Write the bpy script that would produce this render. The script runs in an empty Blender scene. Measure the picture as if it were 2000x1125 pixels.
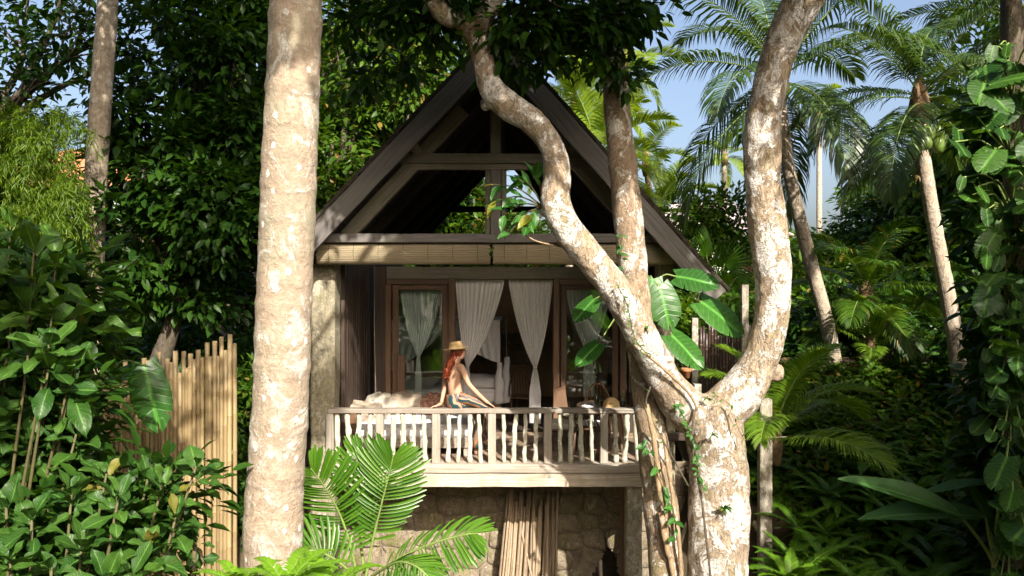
import bpy, math, random
import numpy as np
from mathutils import Vector, Matrix, noise as mnoise

random.seed(11)
RNG = np.random.default_rng(11)
S = bpy.context.scene
COL = S.collection
F = 1400.0                      # focal length in photo pixels (photo is 2000 px wide)
CAMZ = 5.0

# ------------------------------------------------------------------ camera, sky, sun
cam = bpy.data.cameras.new("camera")
cam.sensor_width = 36.0
cam.lens = F / 2000.0 * 36.0
cam.clip_start = 0.05
cam.clip_end = 3000.0
camo = bpy.data.objects.new("camera", cam)
camo.location = (0, 0, CAMZ)
camo.rotation_euler = (math.radians(90), 0, 0)
COL.objects.link(camo)
S.camera = camo

SUN_D = Vector((-0.36, 1.0, -0.76)).normalized()        # the way the sunlight travels
SUN_EL = math.asin(-SUN_D.z)
SUN_AZ = math.atan2(-SUN_D.x, -SUN_D.y)
world = bpy.data.worlds.new("World")
S.world = world
world.use_nodes = True
wn = world.node_tree
for n in list(wn.nodes):
    wn.nodes.remove(n)
sky = wn.nodes.new("ShaderNodeTexSky")
sky.sky_type = 'NISHITA'
sky.sun_disc = False
sky.sun_elevation = SUN_EL
sky.sun_rotation = SUN_AZ
sky.altitude = 50
sky.air_density = 0.9
sky.dust_density = 6.5
sky.ozone_density = 0.5
bg = wn.nodes.new("ShaderNodeBackground")
bg.inputs['Strength'].default_value = 0.125
wo = wn.nodes.new("ShaderNodeOutputWorld")
wn.links.new(sky.outputs[0], bg.inputs[0])
wn.links.new(bg.outputs[0], wo.inputs[0])

sl = bpy.data.lights.new("sun", 'SUN')
sl.energy = 4.6
sl.angle = math.radians(0.6)
sl.color = (1.0, 0.93, 0.82)
so = bpy.data.objects.new("sun", sl)
so.rotation_euler = SUN_D.to_track_quat('-Z', 'Y').to_euler()
so.location = (8, -20, 30)
COL.objects.link(so)

vs = S.view_settings
vs.view_transform = 'Standard'
vs.look = 'None'
vs.exposure = 1.22
vs.gamma = 1.0
vs.use_curve_mapping = False
S.render.engine = 'CYCLES'
S.cycles.max_bounces = 7
S.cycles.diffuse_bounces = 3
S.cycles.glossy_bounces = 3
S.cycles.transmission_bounces = 5
S.cycles.transparent_max_bounces = 12
S.cycles.use_denoising = True
S.cycles.caustics_reflective = False
S.cycles.caustics_refractive = False

ORD = ['first', 'second', 'third', 'fourth', 'fifth', 'sixth', 'seventh', 'eighth', 'ninth', 'tenth', 'eleventh', 'twelfth', 'thirteenth', 'fourteenth', 'fifteenth', 'sixteenth', 'seventeenth', 'eighteenth', 'nineteenth', 'twentieth']
ORD += ['twenty-' + o for o in ORD[:9]] + ['thirtieth'] + ['thirty-' + o for o in ORD[:9]] + ['fortieth']
# ------------------------------------------------------------------ small helpers
def P(px, py, Y):
    """photo pixel at depth Y metres -> world point"""
    return np.array([(px - 1000.0) * Y / F, Y, CAMZ - (py - 562.5) * Y / F])

def unit(v):
    v = np.asarray(v, float)
    n = np.linalg.norm(v, axis=-1, keepdims=True)
    return v / np.maximum(n, 1e-9)

def smooth(a, b, x):
    t = min(1.0, max(0.0, (x - a) / (b - a)))
    return t * t * (3 - 2 * t)

def gz(x, y):
    """ground height"""
    z = 0.0
    if -3.1 < x < 2.6:
        z += 2.3 * smooth(12.4, 13.4, y)
    else:
        z += 2.3 * smooth(8.4, 12.6, y)
    z += 3.2 * smooth(17, 48, y) + 0.08 * math.sin(x * 0.9 + y * 0.5) * smooth(6, 14, y)
    z -= 1.2 * smooth(4.5, -6, y)
    return z

class MB:
    """collects geometry for ONE mesh object"""
    def __init__(s):
        s.v = []; s.f = []; s.uv = []; s.mi = []; s.n = 0
    def add(s, verts, faces, uvs=None, mi=0):
        verts = np.asarray(verts, float)
        s.v.append(verts)
        o = s.n
        for i, f in enumerate(faces):
            s.f.append(tuple(int(k) + o for k in f))
            s.mi.append(mi)
            if uvs is None:
                s.uv.extend([(0.0, 0.0)] * len(f))
            else:
                s.uv.extend(uvs[i])
        s.n += len(verts)
        return s
    def mesh(s, name, smooth_=False):
        me = bpy.data.meshes.new(name)
        V = np.concatenate(s.v) if s.v else np.zeros((0, 3))
        me.from_pydata(V.tolist(), [], s.f)
        ul = me.uv_layers.new(name="UVMap")
        ul.data.foreach_set("uv", np.asarray(s.uv, np.float32).ravel())
        if max(s.mi, default=0) > 0:
            me.polygons.foreach_set("material_index", s.mi)
        if smooth_:
            me.polygons.foreach_set("use_smooth", [True] * len(me.polygons))
        me.update()
        return me

def tri_mesh(name, V, T, UV=None, smooth_=False):
    """fast triangle mesh from arrays"""
    me = bpy.data.meshes.new(name)
    n = len(T)
    me.vertices.add(len(V))
    me.vertices.foreach_set("co", np.asarray(V, np.float32).ravel())
    me.loops.add(n * 3)
    me.loops.foreach_set("vertex_index", np.asarray(T, np.int32).ravel())
    me.polygons.add(n)
    me.polygons.foreach_set("loop_start", np.arange(0, n * 3, 3, dtype=np.int32))
    if UV is not None:
        ul = me.uv_layers.new(name="UVMap")
        ul.data.foreach_set("uv", np.asarray(UV, np.float32)[np.asarray(T).ravel()].ravel())
    if smooth_:
        me.polygons.foreach_set("use_smooth", [True] * n)
    me.update()
    me.validate()
    return me

def thing(name, label, cat, loc=(0, 0, 0), group=None, kind=None):
    o = bpy.data.objects.new(name, None)
    o.empty_display_size = 0.2
    o.location = tuple(float(c) for c in loc)
    COL.objects.link(o)
    o["label"] = label
    o["category"] = cat
    if group: o["group"] = group
    if kind: o["kind"] = kind
    return o

def worg(o):
    p = np.zeros(3)
    while o is not None:
        p += np.array(o.location); o = o.parent
    return p

def obj(name, geo, m, parent=None, smooth_=False, label=None, kind=None):
    """geometry given in WORLD coordinates; linked as one object under parent"""
    me = geo.mesh(name, smooth_) if isinstance(geo, MB) else geo
    if parent is not None:
        off = worg(parent)
        if abs(off).sum() > 0:
            me.transform(Matrix.Translation(-Vector(off)))
    for k in (m if isinstance(m, (list, tuple)) else [m]):
        me.materials.append(k)
    o = bpy.data.objects.new(name, me)
    COL.objects.link(o)
    if parent is not None: o.parent = parent
    if label: o["label"] = label
    if kind: o["kind"] = kind
    return o

def tag(o, label, cat, group=None):
    o["label"] = label; o["category"] = cat
    if group: o["group"] = group
    return o

def inst(name, me, parent, pos, d, n, sc, off=None):
    """object of shared mesh me: local +Y along d, +Z near n, scaled"""
    d = unit(d); n = np.asarray(n, float)
    x = np.cross(d, n)
    if np.linalg.norm(x) < 1e-6: x = np.cross(d, (1, 0, 0.1))
    x = unit(x); z = np.cross(x, d)
    if np.isscalar(sc): sc = (sc, sc, sc)
    pos = np.asarray(pos, float) - (worg(parent) if off is None else off)
    M = Matrix(((x[0]*sc[0], d[0]*sc[1], z[0]*sc[2], pos[0]),
                (x[1]*sc[0], d[1]*sc[1], z[1]*sc[2], pos[1]),
                (x[2]*sc[0], d[2]*sc[1], z[2]*sc[2], pos[2]),
                (0, 0, 0, 1)))
    o = bpy.data.objects.new(name, me)
    COL.objects.link(o)
    o.parent = parent
    o.matrix_local = M
    return o

def beam(b, p0, p1, w, h, up=None, ch=0.008, jit=0.003, seg=None, taper=1.0, mi=0):
    """squared timber from p0 to p1; w sideways, h along up; chamfered and slightly uneven"""
    p0 = np.asarray(p0, float); p1 = np.asarray(p1, float)
    L = np.linalg.norm(p1 - p0)
    d = (p1 - p0) / L
    if up is None:
        up = (0, 0, 1) if abs(d[2]) < 0.8 else (0, 1, 0)
    sd = unit(np.cross(d, up)); u = np.cross(sd, d)
    ch = min(ch, w * 0.3, h * 0.3)
    a, c = w / 2, h / 2
    prof = [(-a+ch, -c), (a-ch, -c), (a, -c+ch), (a, c-ch), (a-ch, c), (-a+ch, c), (-a, c-ch), (-a, -c+ch)]
    per = [0]
    for i in range(8):
        q, r = prof[i], prof[(i+1) % 8]
        per.append(per[-1] + math.hypot(q[0]-r[0], q[1]-r[1]))
    seg = seg or max(2, min(14, int(L / 0.35)))
    off = random.random() * 20
    V = []; 
    for i in range(seg + 1):
        t = i / seg
        k = 1 + (taper - 1) * t
        jx, jy = random.uniform(-jit, jit), random.uniform(-jit, jit)
        for (x, y) in prof:
            V.append(p0 + d * L * t + sd * (x * k + jx + random.uniform(-jit, jit) * .4) + u * (y * k + jy + random.uniform(-jit, jit) * .4))
    Fc = []; U = []
    for i in range(seg):
        for j in range(8):
            k = (j + 1) % 8
            Fc.append((i*8+j, i*8+k, (i+1)*8+k, (i+1)*8+j))
            l0, l1 = off + L*i/seg, off + L*(i+1)/seg
            U.append([(l0, per[j]+off), (l0, per[j+1]+off), (l1, per[j+1]+off), (l1, per[j]+off)])
    Fc.append(tuple(range(7, -1, -1))); U.append([(off + x*.2, off + y) for x, y in reversed(prof)])
    Fc.append(tuple(seg*8 + j for j in range(8))); U.append([(off + x*.2, off + y) for x, y in prof])
    b.add(V, Fc, U, mi)
    return b

def box(b, x0, x1, y0, y1, z0, z1, **k):
    """axis aligned timber/slab through beam() along its longest side"""
    dx, dy, dz = x1-x0, y1-y0, z1-z0
    cx, cy, cz = (x0+x1)/2, (y0+y1)/2, (z0+z1)/2
    if dx >= dy and dx >= dz: return beam(b, (x0, cy, cz), (x1, cy, cz), dy, dz, (0, 0, 1), **k)
    if dy >= dz: return beam(b, (cx, y0, cz), (cx, y1, cz), dx, dz, (0, 0, 1), **k)
    return beam(b, (cx, cy, z0), (cx, cy, z1), dx, dy, (0, 1, 0), **k)

def spline(pts, n):
    """Catmull-Rom through points (rows may carry a radius column)"""
    p = np.asarray(pts, float)
    p = np.vstack([2*p[0]-p[1], p, 2*p[-1]-p[-2]])
    m = len(p) - 3
    out = []
    for i in range(n):
        t = i / (n - 1) * m
        k = min(int(t), m - 1); t -= k
        a, b_, c, d = p[k], p[k+1], p[k+2], p[k+3]
        out.append(0.5 * ((2*b_) + (c-a)*t + (2*a-5*b_+4*c-d)*t*t + (3*b_-a-3*c+d)*t**3))
    return np.array(out)

def tube(b, path, rad, sides=10, nz=0.0, nf=3.0, cap=True, ring=None, seed=0.0, mi=0):
    """tube along path (n,3); rad scalar or (n,); nz = radial noise share; ring(i)->radius factor"""
    path = np.asarray(path, float); n = len(path)
    rad = np.broadcast_to(np.asarray(rad, float), (n,))
    T = unit(np.gradient(path, axis=0))
    nrm = np.cross(T[0], (0.3, 1, 0.2)); 
    if np.linalg.norm(nrm) < 1e-3: nrm = np.cross(T[0], (1, 0, 0))
    nrm = unit(nrm)
    L = np.concatenate([[0], np.cumsum(np.linalg.norm(np.diff(path, axis=0), axis=1))])
    V = []
    for i in range(n):
        nrm = unit(nrm - T[i] * np.dot(nrm, T[i]))
        bn = np.cross(T[i], nrm)
        k = ring(i) if ring else 1.0
        for j in range(sides):
            a = 2*math.pi*j/sides
            dv = nrm*math.cos(a) + bn*math.sin(a)
            r = rad[i]*k
            if nz:
                q = (path[i] + dv*rad[i]) * nf
                r *= 1 + nz*mnoise.noise((q[0]+seed, q[1], q[2])) + nz*.4*mnoise.noise((q[0]*3+seed, q[1]*3, q[2]*3))
            V.append(path[i] + dv*r)
    Fc = []; U = []
    for i in range(n-1):
        for j in range(sides):
            k = (j+1) % sides
            Fc.append((i*sides+j, i*sides+k, (i+1)*sides+k, (i+1)*sides+j))
            u0, u1 = j/sides, (j+1)/sides
            U.append([(L[i], u0), (L[i], u1), (L[i+1], u1), (L[i+1], u0)])
    if cap:
        Fc.append(tuple(range(sides-1, -1, -1))); U.append([(0, 0)]*sides)
        Fc.append(tuple((n-1)*sides+j for j in range(sides))); U.append([(L[-1], 0)]*sides)
    b.add(V, Fc, U, mi)
    return b

def lathe(b, c, prof, sides=16, mi=0, sq=(1, 1)):
    """profile [(r,z)...] turned round a vertical axis at c"""
    V = []; n = len(prof)
    for r, z in prof:
        for j in range(sides):
            a = 2*math.pi*j/sides
            V.append((c[0]+r*math.cos(a)*sq[0], c[1]+r*math.sin(a)*sq[1], c[2]+z))
    Fc = []; U = []
    for i in range(n-1):
        for j in range(sides):
            k = (j+1) % sides
            Fc.append((i*sides+j, i*sides+k, (i+1)*sides+k, (i+1)*sides+j))
            U.append([(i/n, j/sides), (i/n, (j+1)/sides), ((i+1)/n, (j+1)/sides), ((i+1)/n, j/sides)])
    Fc.append(tuple(range(sides-1, -1, -1))); U.append([(0, 0)]*sides)
    Fc.append(tuple((n-1)*sides+j for j in range(sides))); U.append([(0, 0)]*sides)
    b.add(V, Fc, U, mi)
    return b

# ------------------------------------------------------------------ materials
def nd(nt, t, ins=None, **at):
    n = nt.nodes.new(t)
    for k, v in at.items(): setattr(n, k, v)
    for k, v in (ins or {}).items():
        s = n.inputs[k]
        if isinstance(v, bpy.types.NodeSocket): nt.links.new(v, s)
        else: s.default_value = v
    return n
def newmat(name):
    m = bpy.data.materials.new(name); m.use_nodes = True
    nt = m.node_tree
    return m, nt, nt.nodes["Principled BSDF"], nt.nodes["Material Output"]
def rgb(c): return (c[0], c[1], c[2], 1.0)
def mixc(nt, f, a, b, blend='MIX'):
    n = nt.nodes.new("ShaderNodeMix"); n.data_type = 'RGBA'; n.blend_type = blend
    for i, v in ((0, f), (6, a), (7, b)):
        if isinstance(v, bpy.types.NodeSocket): nt.links.new(v, n.inputs[i])
        elif i == 0: n.inputs[0].default_value = v
        else: n.inputs[i].default_value = rgb(v)
    return n.outputs[2]
def ramp(nt, f, stops):
    n = nt.nodes.new("ShaderNodeValToRGB")
    e = n.color_ramp.elements
    while len(e) < len(stops): e.new(0.5)
    for q, (p, c) in zip(e, stops):
        q.position = p
        q.color = rgb(c) if not np.isscalar(c) else (c, c, c, 1)
    nt.links.new(f, n.inputs[0])
    return n.outputs[0]
def nz(nt, vec, scale, detail=4, rough=0.6, dist=0.0):
    return nd(nt, "ShaderNodeTexNoise", {'Vector': vec, 'Scale': scale, 'Detail': detail, 'Roughness': rough, 'Distortion': dist}).outputs[0]
def tc(nt, which='Object'): return nd(nt, "ShaderNodeTexCoord").outputs[which]
def mp(nt, vec, sc): return nd(nt, "ShaderNodeMapping", {'Vector': vec, 'Scale': sc}).outputs[0]
def math_(nt, op, a, b=0.0):
    return nd(nt, "ShaderNodeMath", {0: a, 1: b}, operation=op).outputs[0]
def bump(nt, bs, h, strength=0.5, dist=0.01):
    b = nd(nt, "ShaderNodeBump", {'Height': h, 'Strength': strength, 'Distance': dist})
    nt.links.new(b.outputs[0], bs.inputs['Normal'])
def orand(nt): return nd(nt, "ShaderNodeObjectInfo").outputs['Random']

def wood(name, dark, light, blotch=None, bl_amt=0.5, rough=0.8, grain=38):
    m, nt, bs, out = newmat(name)
    uv = tc(nt, 'UV')
    g = nz(nt, mp(nt, uv, (1.2, grain, 1)), 1.0, 5, 0.65, 0.3)
    c = ramp(nt, g, [(0.3, dark), (0.72, light)])
    ob = tc(nt, 'Object')
    if blotch:
        f = ramp(nt, nz(nt, ob, 2.2, 5, 0.7), [(0.45, 0.0), (0.65, 1.0)])
        c = mixc(nt, math_(nt, 'MULTIPLY', f, bl_amt), c, blotch)
    cr = ramp(nt, nz(nt, mp(nt, uv, (0.9, 60, 1)), 1.0, 2, 0.5), [(0.28, 0.35), (0.36, 1.0)])
    c = mixc(nt, 1.0, c, cr, 'MULTIPLY')
    v = math_(nt, 'ADD', math_(nt, 'MULTIPLY', orand(nt), 0.5), 0.75)
    c = mixc(nt, 1.0, c, nd(nt, "ShaderNodeCombineColor", {0: v, 1: v, 2: v}).outputs[0], 'MULTIPLY')
    nt.links.new(c, bs.inputs['Base Color'])
    bs.inputs['Roughness'].default_value = rough
    bump(nt, bs, g, 0.6, 0.006)
    return m

def bark(name, base, dark, lichen, moss=None, lich_amt=0.5, sc=6.0, zst=0.5, brough=0.02, moss_amt=0.5, ringed=0, streak=0.0, crack=0.32, spots=0.5, soft=0.0):
    """bark with pale crusts of lichen and mossy patches; colour belongs to the bark itself"""
    m, nt, bs, out = newmat(name)
    ob = tc(nt, 'Object')
    st = mp(nt, ob, (1, 1, zst))
    fine = nz(nt, st, sc*3.2, 6, 0.7, 0.4)
    c = ramp(nt, fine, [(0.36, dark), (0.58, base)])
    wv = nd(nt, "ShaderNodeVectorMath", {0: mp(nt, ob, (1, 1, 0.22)), 1: nd(nt, "ShaderNodeVectorMath", {0: nd(nt, "ShaderNodeTexNoise", {'Vector': ob, 'Scale': sc*1.5, 'Detail': 4}).outputs[1], 1: (0.16, 0.16, 0.16)}, operation='MULTIPLY').outputs[0]}, operation='ADD').outputs[0]
    ck = nd(nt, "ShaderNodeTexVoronoi", {'Vector': wv, 'Scale': sc*3.4}, feature='DISTANCE_TO_EDGE').outputs[0]
    ck = ramp(nt, ck, [(0.0, 1.0-crack), (0.09, 1.0)])
    if streak:
        hs = ramp(nt, nz(nt, mp(nt, ob, (1, 1, 7)), sc*1.1, 6, 0.7, 0.3), [(0.38, 0.0), (0.62, 1.0)])
        c = mixc(nt, math_(nt, 'MULTIPLY', hs, streak), c, tuple(x*0.55 for x in base))
    big = nz(nt, ob, sc*0.33, 4, 0.6)
    c = mixc(nt, ramp(nt, big, [(0.4, 0.0), (0.65, 0.55)]), c, tuple(x*0.62 for x in base))
    if moss:
        f = ramp(nt, nz(nt, mp(nt, ob, (1.3, 1.3, 0.7)), sc*0.5, 6, 0.72, 0.3), [(0.5, 0.0), (0.62, 1.0)])
        c = mixc(nt, math_(nt, 'MULTIPLY', f, moss_amt), c, moss)
    l1 = nz(nt, mp(nt, ob, (1, 1, 0.8)), sc*0.75, 10, 0.74, 0.7)
    l2 = nd(nt, "ShaderNodeTexVoronoi", {'Vector': mp(nt, ob, (1, 1, 0.8)), 'Scale': sc*1.3, 'Randomness': 1.0}).outputs[0]
    l2 = math_(nt, 'ADD', l2, math_(nt, 'MULTIPLY', nz(nt, ob, sc*5, 3), 0.25))
    lf = ramp(nt, l1, [(0.63-0.2*lich_amt-soft*.5, 0.0), (0.655-0.2*lich_amt+soft, 0.95-2*soft)])
    sp = ramp(nt, l2, [(0.27, 0.9), (0.32, 0.0)])
    sel = ramp(nt, nz(nt, ob, sc*0.8, 2), [(spots, 0.0), (spots+0.04, 1.0)])
    f = math_(nt, 'MAXIMUM', lf, math_(nt, 'MULTIPLY', sp, sel))
    speck = ramp(nt, nz(nt, ob, sc*9, 3, 0.7), [(0.36, 0.25), (0.55, 1.0)])
    f = math_(nt, 'MULTIPLY', f, speck)
    c = mixc(nt, f, c, lichen)
    c = mixc(nt, 1.0, c, ck, 'MULTIPLY')
    h = math_(nt, 'ADD', math_(nt, 'ADD', fine, math_(nt, 'MULTIPLY', f, 0.3)), math_(nt, 'MULTIPLY', ck, 0.6))
    if ringed:
        sep = nd(nt, "ShaderNodeSeparateXYZ", {0: ob}).outputs[2]
        wob = math_(nt, 'ADD', math_(nt, 'MULTIPLY', sep, ringed), math_(nt, 'MULTIPLY', nz(nt, ob, 3, 3), 1.2))
        rr = ramp(nt, math_(nt, 'FRACT', wob), [(0.0, 0.0), (0.16, 1.0), (0.7, 0.8), (1.0, 0.0)])
        c = mixc(nt, math_(nt, 'MULTIPLY', math_(nt, 'SUBTRACT', 1.0, rr), 0.22), c, dark)
        h = math_(nt, 'ADD', h, math_(nt, 'MULTIPLY', rr, 0.18))
    nt.links.new(c, bs.inputs['Base Color'])
    bs.inputs['Roughness'].default_value = 0.9
    bump(nt, bs, h, 0.9, brough)
    return m

def leafmat(name, c1, c2, trans=0.35, tcol=None, big=False, rough=0.42, island=True, old=None, spec=0.35, old_amt=0.05):
    m, nt, bs, out = newmat(name)
    r = nd(nt, "ShaderNodeNewGeometry").outputs['Random Per Island'] if island else orand(nt)
    c = mixc(nt, r, c1, c2)
    if old:
        f = math_(nt, 'GREATER_THAN', math_(nt, 'FRACT', math_(nt, 'MULTIPLY', r, 37.7)), 1.0-old_amt)
        c = mixc(nt, f, c, old)
    if big:
        uv = nd(nt, "ShaderNodeSeparateXYZ", {0: tc(nt, 'UV')})
        au = math_(nt, 'ABSOLUTE', math_(nt, 'SUBTRACT', uv.outputs[0], 0.5))
        rib = ramp(nt, au, [(0.012, 1.0), (0.05, 0.0)])
        ph = math_(nt, 'FRACT', math_(nt, 'MULTIPLY', math_(nt, 'SUBTRACT', uv.outputs[1], math_(nt, 'MULTIPLY', au, 0.55)), big))
        vein = ramp(nt, math_(nt, 'ABSOLUTE', math_(nt, 'SUBTRACT', ph, 0.5)), [(0.0, 1.0), (0.13, 0.0)])
        f = math_(nt, 'MAXIMUM', math_(nt, 'MULTIPLY', rib, 0.75), math_(nt, 'MULTIPLY', vein, 0.28))
        c = mixc(nt, f, c, tuple(min(1, x*2.3+0.02) for x in c2))
        bl = nz(nt, tc(nt, 'Object'), 7, 4)
        c = mixc(nt, ramp(nt, bl, [(0.45, 0.0), (0.75, 0.45)]), c, tuple(x*0.6 for x in c1))
        sp = nz(nt, nd(nt, "ShaderNodeVectorMath", {0: tc(nt, 'Object'), 1: nd(nt, "ShaderNodeCombineXYZ", {0: math_(nt, 'MULTIPLY', r, 50.0)}).outputs[0]}, operation='ADD').outputs[0], 8, 3, 0.6)
        c = mixc(nt, ramp(nt, sp, [(0.66, 0.0), (0.70, 0.7)]), c, (0.10, 0.065, 0.02))
        bump(nt, bs, math_(nt, 'SUBTRACT', 1.0, vein), 0.35, 0.006)
    nt.links.new(c, bs.inputs['Base Color'])
    bs.inputs['Roughness'].default_value = rough
    bs.inputs['Specular IOR Level'].default_value = spec
    tr = nt.nodes.new("ShaderNodeBsdfTranslucent")
    tt = mixc(nt, 1.0, c, tcol or (1.9, 1.7, 0.5), 'MULTIPLY')
    nt.links.new(tt, tr.inputs[0])
    mx = nd(nt, "ShaderNodeMixShader", {0: trans, 1: bs.outputs[0], 2: tr.outputs[0]})
    nt.links.new(mx.outputs[0], out.inputs[0])
    return m

def plain(name, c, rough=0.7, var=0.0, sc=8.0, b=0.0, spec=0.4, metal=0.0):
    m, nt, bs, out = newmat(name)
    if var:
        n = nz(nt, tc(nt, 'Object'), sc, 5, 0.65)
        col = ramp(nt, n, [(0.3, tuple(x*(1-var) for x in c)), (0.7, tuple(min(1, x*(1+var)) for x in c))])
        nt.links.new(col, bs.inputs['Base Color'])
        if b: bump(nt, bs, n, b, 0.01)
    else:
        bs.inputs['Base Color'].default_value = rgb(c)
    bs.inputs['Roughness'].default_value = rough
    bs.inputs['Specular IOR Level'].default_value = spec
    bs.inputs['Metallic'].default_value = metal
    return m

def fabric(name, c, trans=0.3, var=0.06, sc=9.0, c2=None, wv=0):
    m, nt, bs, out = newmat(name)
    n = nz(nt, tc(nt, 'Object'), sc, 4)
    col = ramp(nt, n, [(0.35, tuple(x*(1-var) for x in c)), (0.65, c2 or c)])
    nt.links.new(col, bs.inputs['Base Color'])
    bs.inputs['Roughness'].default_value = 0.95
    bs.inputs['Specular IOR Level'].default_value = 0.1
    w = nz(nt, tc(nt, 'Object'), 160, 2)
    bump(nt, bs, w, 0.25, 0.002)
    tr = nt.nodes.new("ShaderNodeBsdfTranslucent"); nt.links.new(col, tr.inputs[0])
    mx = nd(nt, "ShaderNodeMixShader", {0: trans, 1: bs.outputs[0], 2: tr.outputs[0]})
    nt.links.new(mx.outputs[0], out.inputs[0])
    return m

def bamboomat(name, a, b_, rough=0.45):
    m, nt, bs, out = newmat(name)
    c = mixc(nt, orand(nt), a, b_)
    uv = tc(nt, 'UV')
    g = nz(nt, mp(nt, uv, (1.5, 14, 1)), 1.0, 4, 0.6)
    c = mixc(nt, ramp(nt, g, [(0.4, 0.0), (0.75, 0.55)]), c, tuple(x*0.45 for x in a))
    st = ramp(nt, nz(nt, tc(nt, 'Object'), 6, 5, 0.7), [(0.5, 0.0), (0.7, 0.5)])
    c = mixc(nt, st, c, tuple(x*0.55 for x in b_))
    nt.links.new(c, bs.inputs['Base Color'])
    bs.inputs['Roughness'].default_value = rough
    bump(nt, bs, g, 0.2, 0.003)
    return m

M = {}
M['wood_grey'] = wood("weathered grey wood", (0.070, 0.062, 0.058), (0.185, 0.168, 0.158), (0.12, 0.12, 0.08), 0.4)
M['wood_dark'] = wood("dark stained wood", (0.022, 0.014, 0.010), (0.06, 0.038, 0.026), None, rough=0.6)
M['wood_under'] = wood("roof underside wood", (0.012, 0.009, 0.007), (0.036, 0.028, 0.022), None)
M['wood_brown'] = wood("oiled brown wood", (0.085, 0.046, 0.026), (0.20, 0.112, 0.062), None, rough=0.5)
M['wood_moss'] = wood("mossy timber", (0.10, 0.09, 0.07), (0.235, 0.21, 0.165), (0.11, 0.115, 0.055), 0.6)
M['wood_rail'] = wood("pale weathered deck wood", (0.19, 0.16, 0.13), (0.43, 0.385, 0.325), (0.23, 0.185, 0.14), 0.7)
M['wood_beam'] = wood("bleached rim beam", (0.22, 0.19, 0.155), (0.52, 0.46, 0.38), (0.27, 0.21, 0.14), 0.8)
M['baluster'] = bark("peeled branch wood", (0.60, 0.57, 0.46), (0.36, 0.33, 0.24), (0.70, 0.70, 0.61), (0.40, 0.42, 0.27), 0.5, 14, 0.3, 0.006, 0.6)
M['deck'] = wood("deck boards", (0.14, 0.09, 0.06), (0.33, 0.24, 0.165), None)
M['thatch'] = plain("thatch edge", (0.045, 0.036, 0.026), 0.95, 0.5, 25, 0.6)
M['blind'] = bamboomat("bamboo blind", (0.32, 0.26, 0.165), (0.41, 0.34, 0.22), 0.65)
M['bamboo'] = bamboomat("yellow bamboo", (0.21, 0.15, 0.07), (0.40, 0.295, 0.15), 0.5)
M['bamboo_node'] = plain("bamboo node ring", (0.24, 0.15, 0.06), 0.6)
M['bamboo_old'] = bamboomat("old bamboo", (0.15, 0.11, 0.07), (0.37, 0.28, 0.185), 0.65)
M['bamboo_black'] = bamboomat("black bamboo", (0.035, 0.022, 0.02), (0.075, 0.045, 0.035), 0.35)
M['concrete'] = bark("mossy plastered pillar", (0.34, 0.30, 0.21), (0.17, 0.15, 0.10), (0.44, 0.41, 0.32), (0.20, 0.185, 0.085), 0.4, 5, 1.0, 0.012, 0.6)
M['post'] = bark("lichened post", (0.42, 0.37, 0.29), (0.16, 0.14, 0.11), (0.55, 0.52, 0.45), (0.22, 0.22, 0.12), 0.5, 8, 0.35, 0.006, 0.4)
M['bark_tree'] = bark("pale patchy bark", (0.44, 0.345, 0.245), (0.21, 0.155, 0.10), (0.78, 0.755, 0.71), (0.20, 0.185, 0.085), 0.68, 5.0, 0.55, 0.035, 0.55)
M['bark_slim'] = bark("brown lichened bark", (0.36, 0.265, 0.175), (0.17, 0.115, 0.07), (0.70, 0.67, 0.60), (0.15, 0.14, 0.055), 0.5, 6.0, 0.7, 0.02, 0.55)
M['bark_palm'] = bark("ringed palm bark", (0.43, 0.345, 0.255), (0.26, 0.19, 0.13), (0.76, 0.75, 0.69), (0.27, 0.26, 0.18), 0.40, 6.5, 0.9, 0.022, 0.65, ringed=4.5, streak=.6, crack=.10, spots=.36, soft=.05)
M['bark_bgpalm'] = bark("coconut palm bark", (0.50, 0.41, 0.31), (0.28, 0.22, 0.16), (0.60, 0.55, 0.47), None, 0.3, 4.0, 1.0, 0.02, ringed=5.0)
M['bark_dark'] = bark("dark tree bark", (0.13, 0.10, 0.07), (0.05, 0.04, 0.03), (0.24, 0.23, 0.18), (0.07, 0.075, 0.03), 0.15, 5.0, 0.5, 0.02)
M['vine'] = bark("vine stem", (0.36, 0.255, 0.15), (0.2, 0.13, 0.07), (0.55, 0.49, 0.4), None, 0.3, 9.0, 0.4, 0.006)
M['twig'] = plain("green twig", (0.085, 0.075, 0.03), 0.7, 0.3, 20)
M['petiole'] = plain("leaf stalk", (0.17, 0.24, 0.06), 0.5, 0.2, 9)
M['mortar'] = plain("wall mortar", (0.19, 0.155, 0.11), 0.95, 0.5, 6, 0.8)
M['stone'] = bark("wall stone", (0.29, 0.235, 0.165), (0.16, 0.13, 0.09), (0.40, 0.35, 0.26), (0.15, 0.14, 0.045), 0.2, 5, 1.0, 0.02, 0.8)
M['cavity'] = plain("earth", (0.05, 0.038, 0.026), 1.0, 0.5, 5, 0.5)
M['curtain'] = fabric("white muslin", (0.92, 0.90, 0.89), 0.12)
M['net'] = fabric("mosquito net", (0.85, 0.82, 0.82), 0.2)
M['mattress'] = fabric("mattress cotton", (0.80, 0.78, 0.80), 0.05)
M['sheet'] = fabric("bed linen", (0.78, 0.74, 0.74), 0.05)
M['throw'] = fabric("tan throw", (0.25, 0.20, 0.15), 0.05, 0.35, 7, (0.40, 0.335, 0.26))
M['throw_red'] = fabric("patterned cushion", (0.20, 0.075, 0.05), 0.05, 0.5, 22, (0.42, 0.24, 0.17))
M['cream'] = fabric("cream cushion", (0.46, 0.42, 0.35), 0.05, 0.2)
M['rattan'] = plain("rattan", (0.22, 0.11, 0.045), 0.6, 0.4, 40, 0.5)
M['rattan_dark'] = plain("dark rattan", (0.10, 0.045, 0.025), 0.6, 0.4, 40, 0.5)
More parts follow.
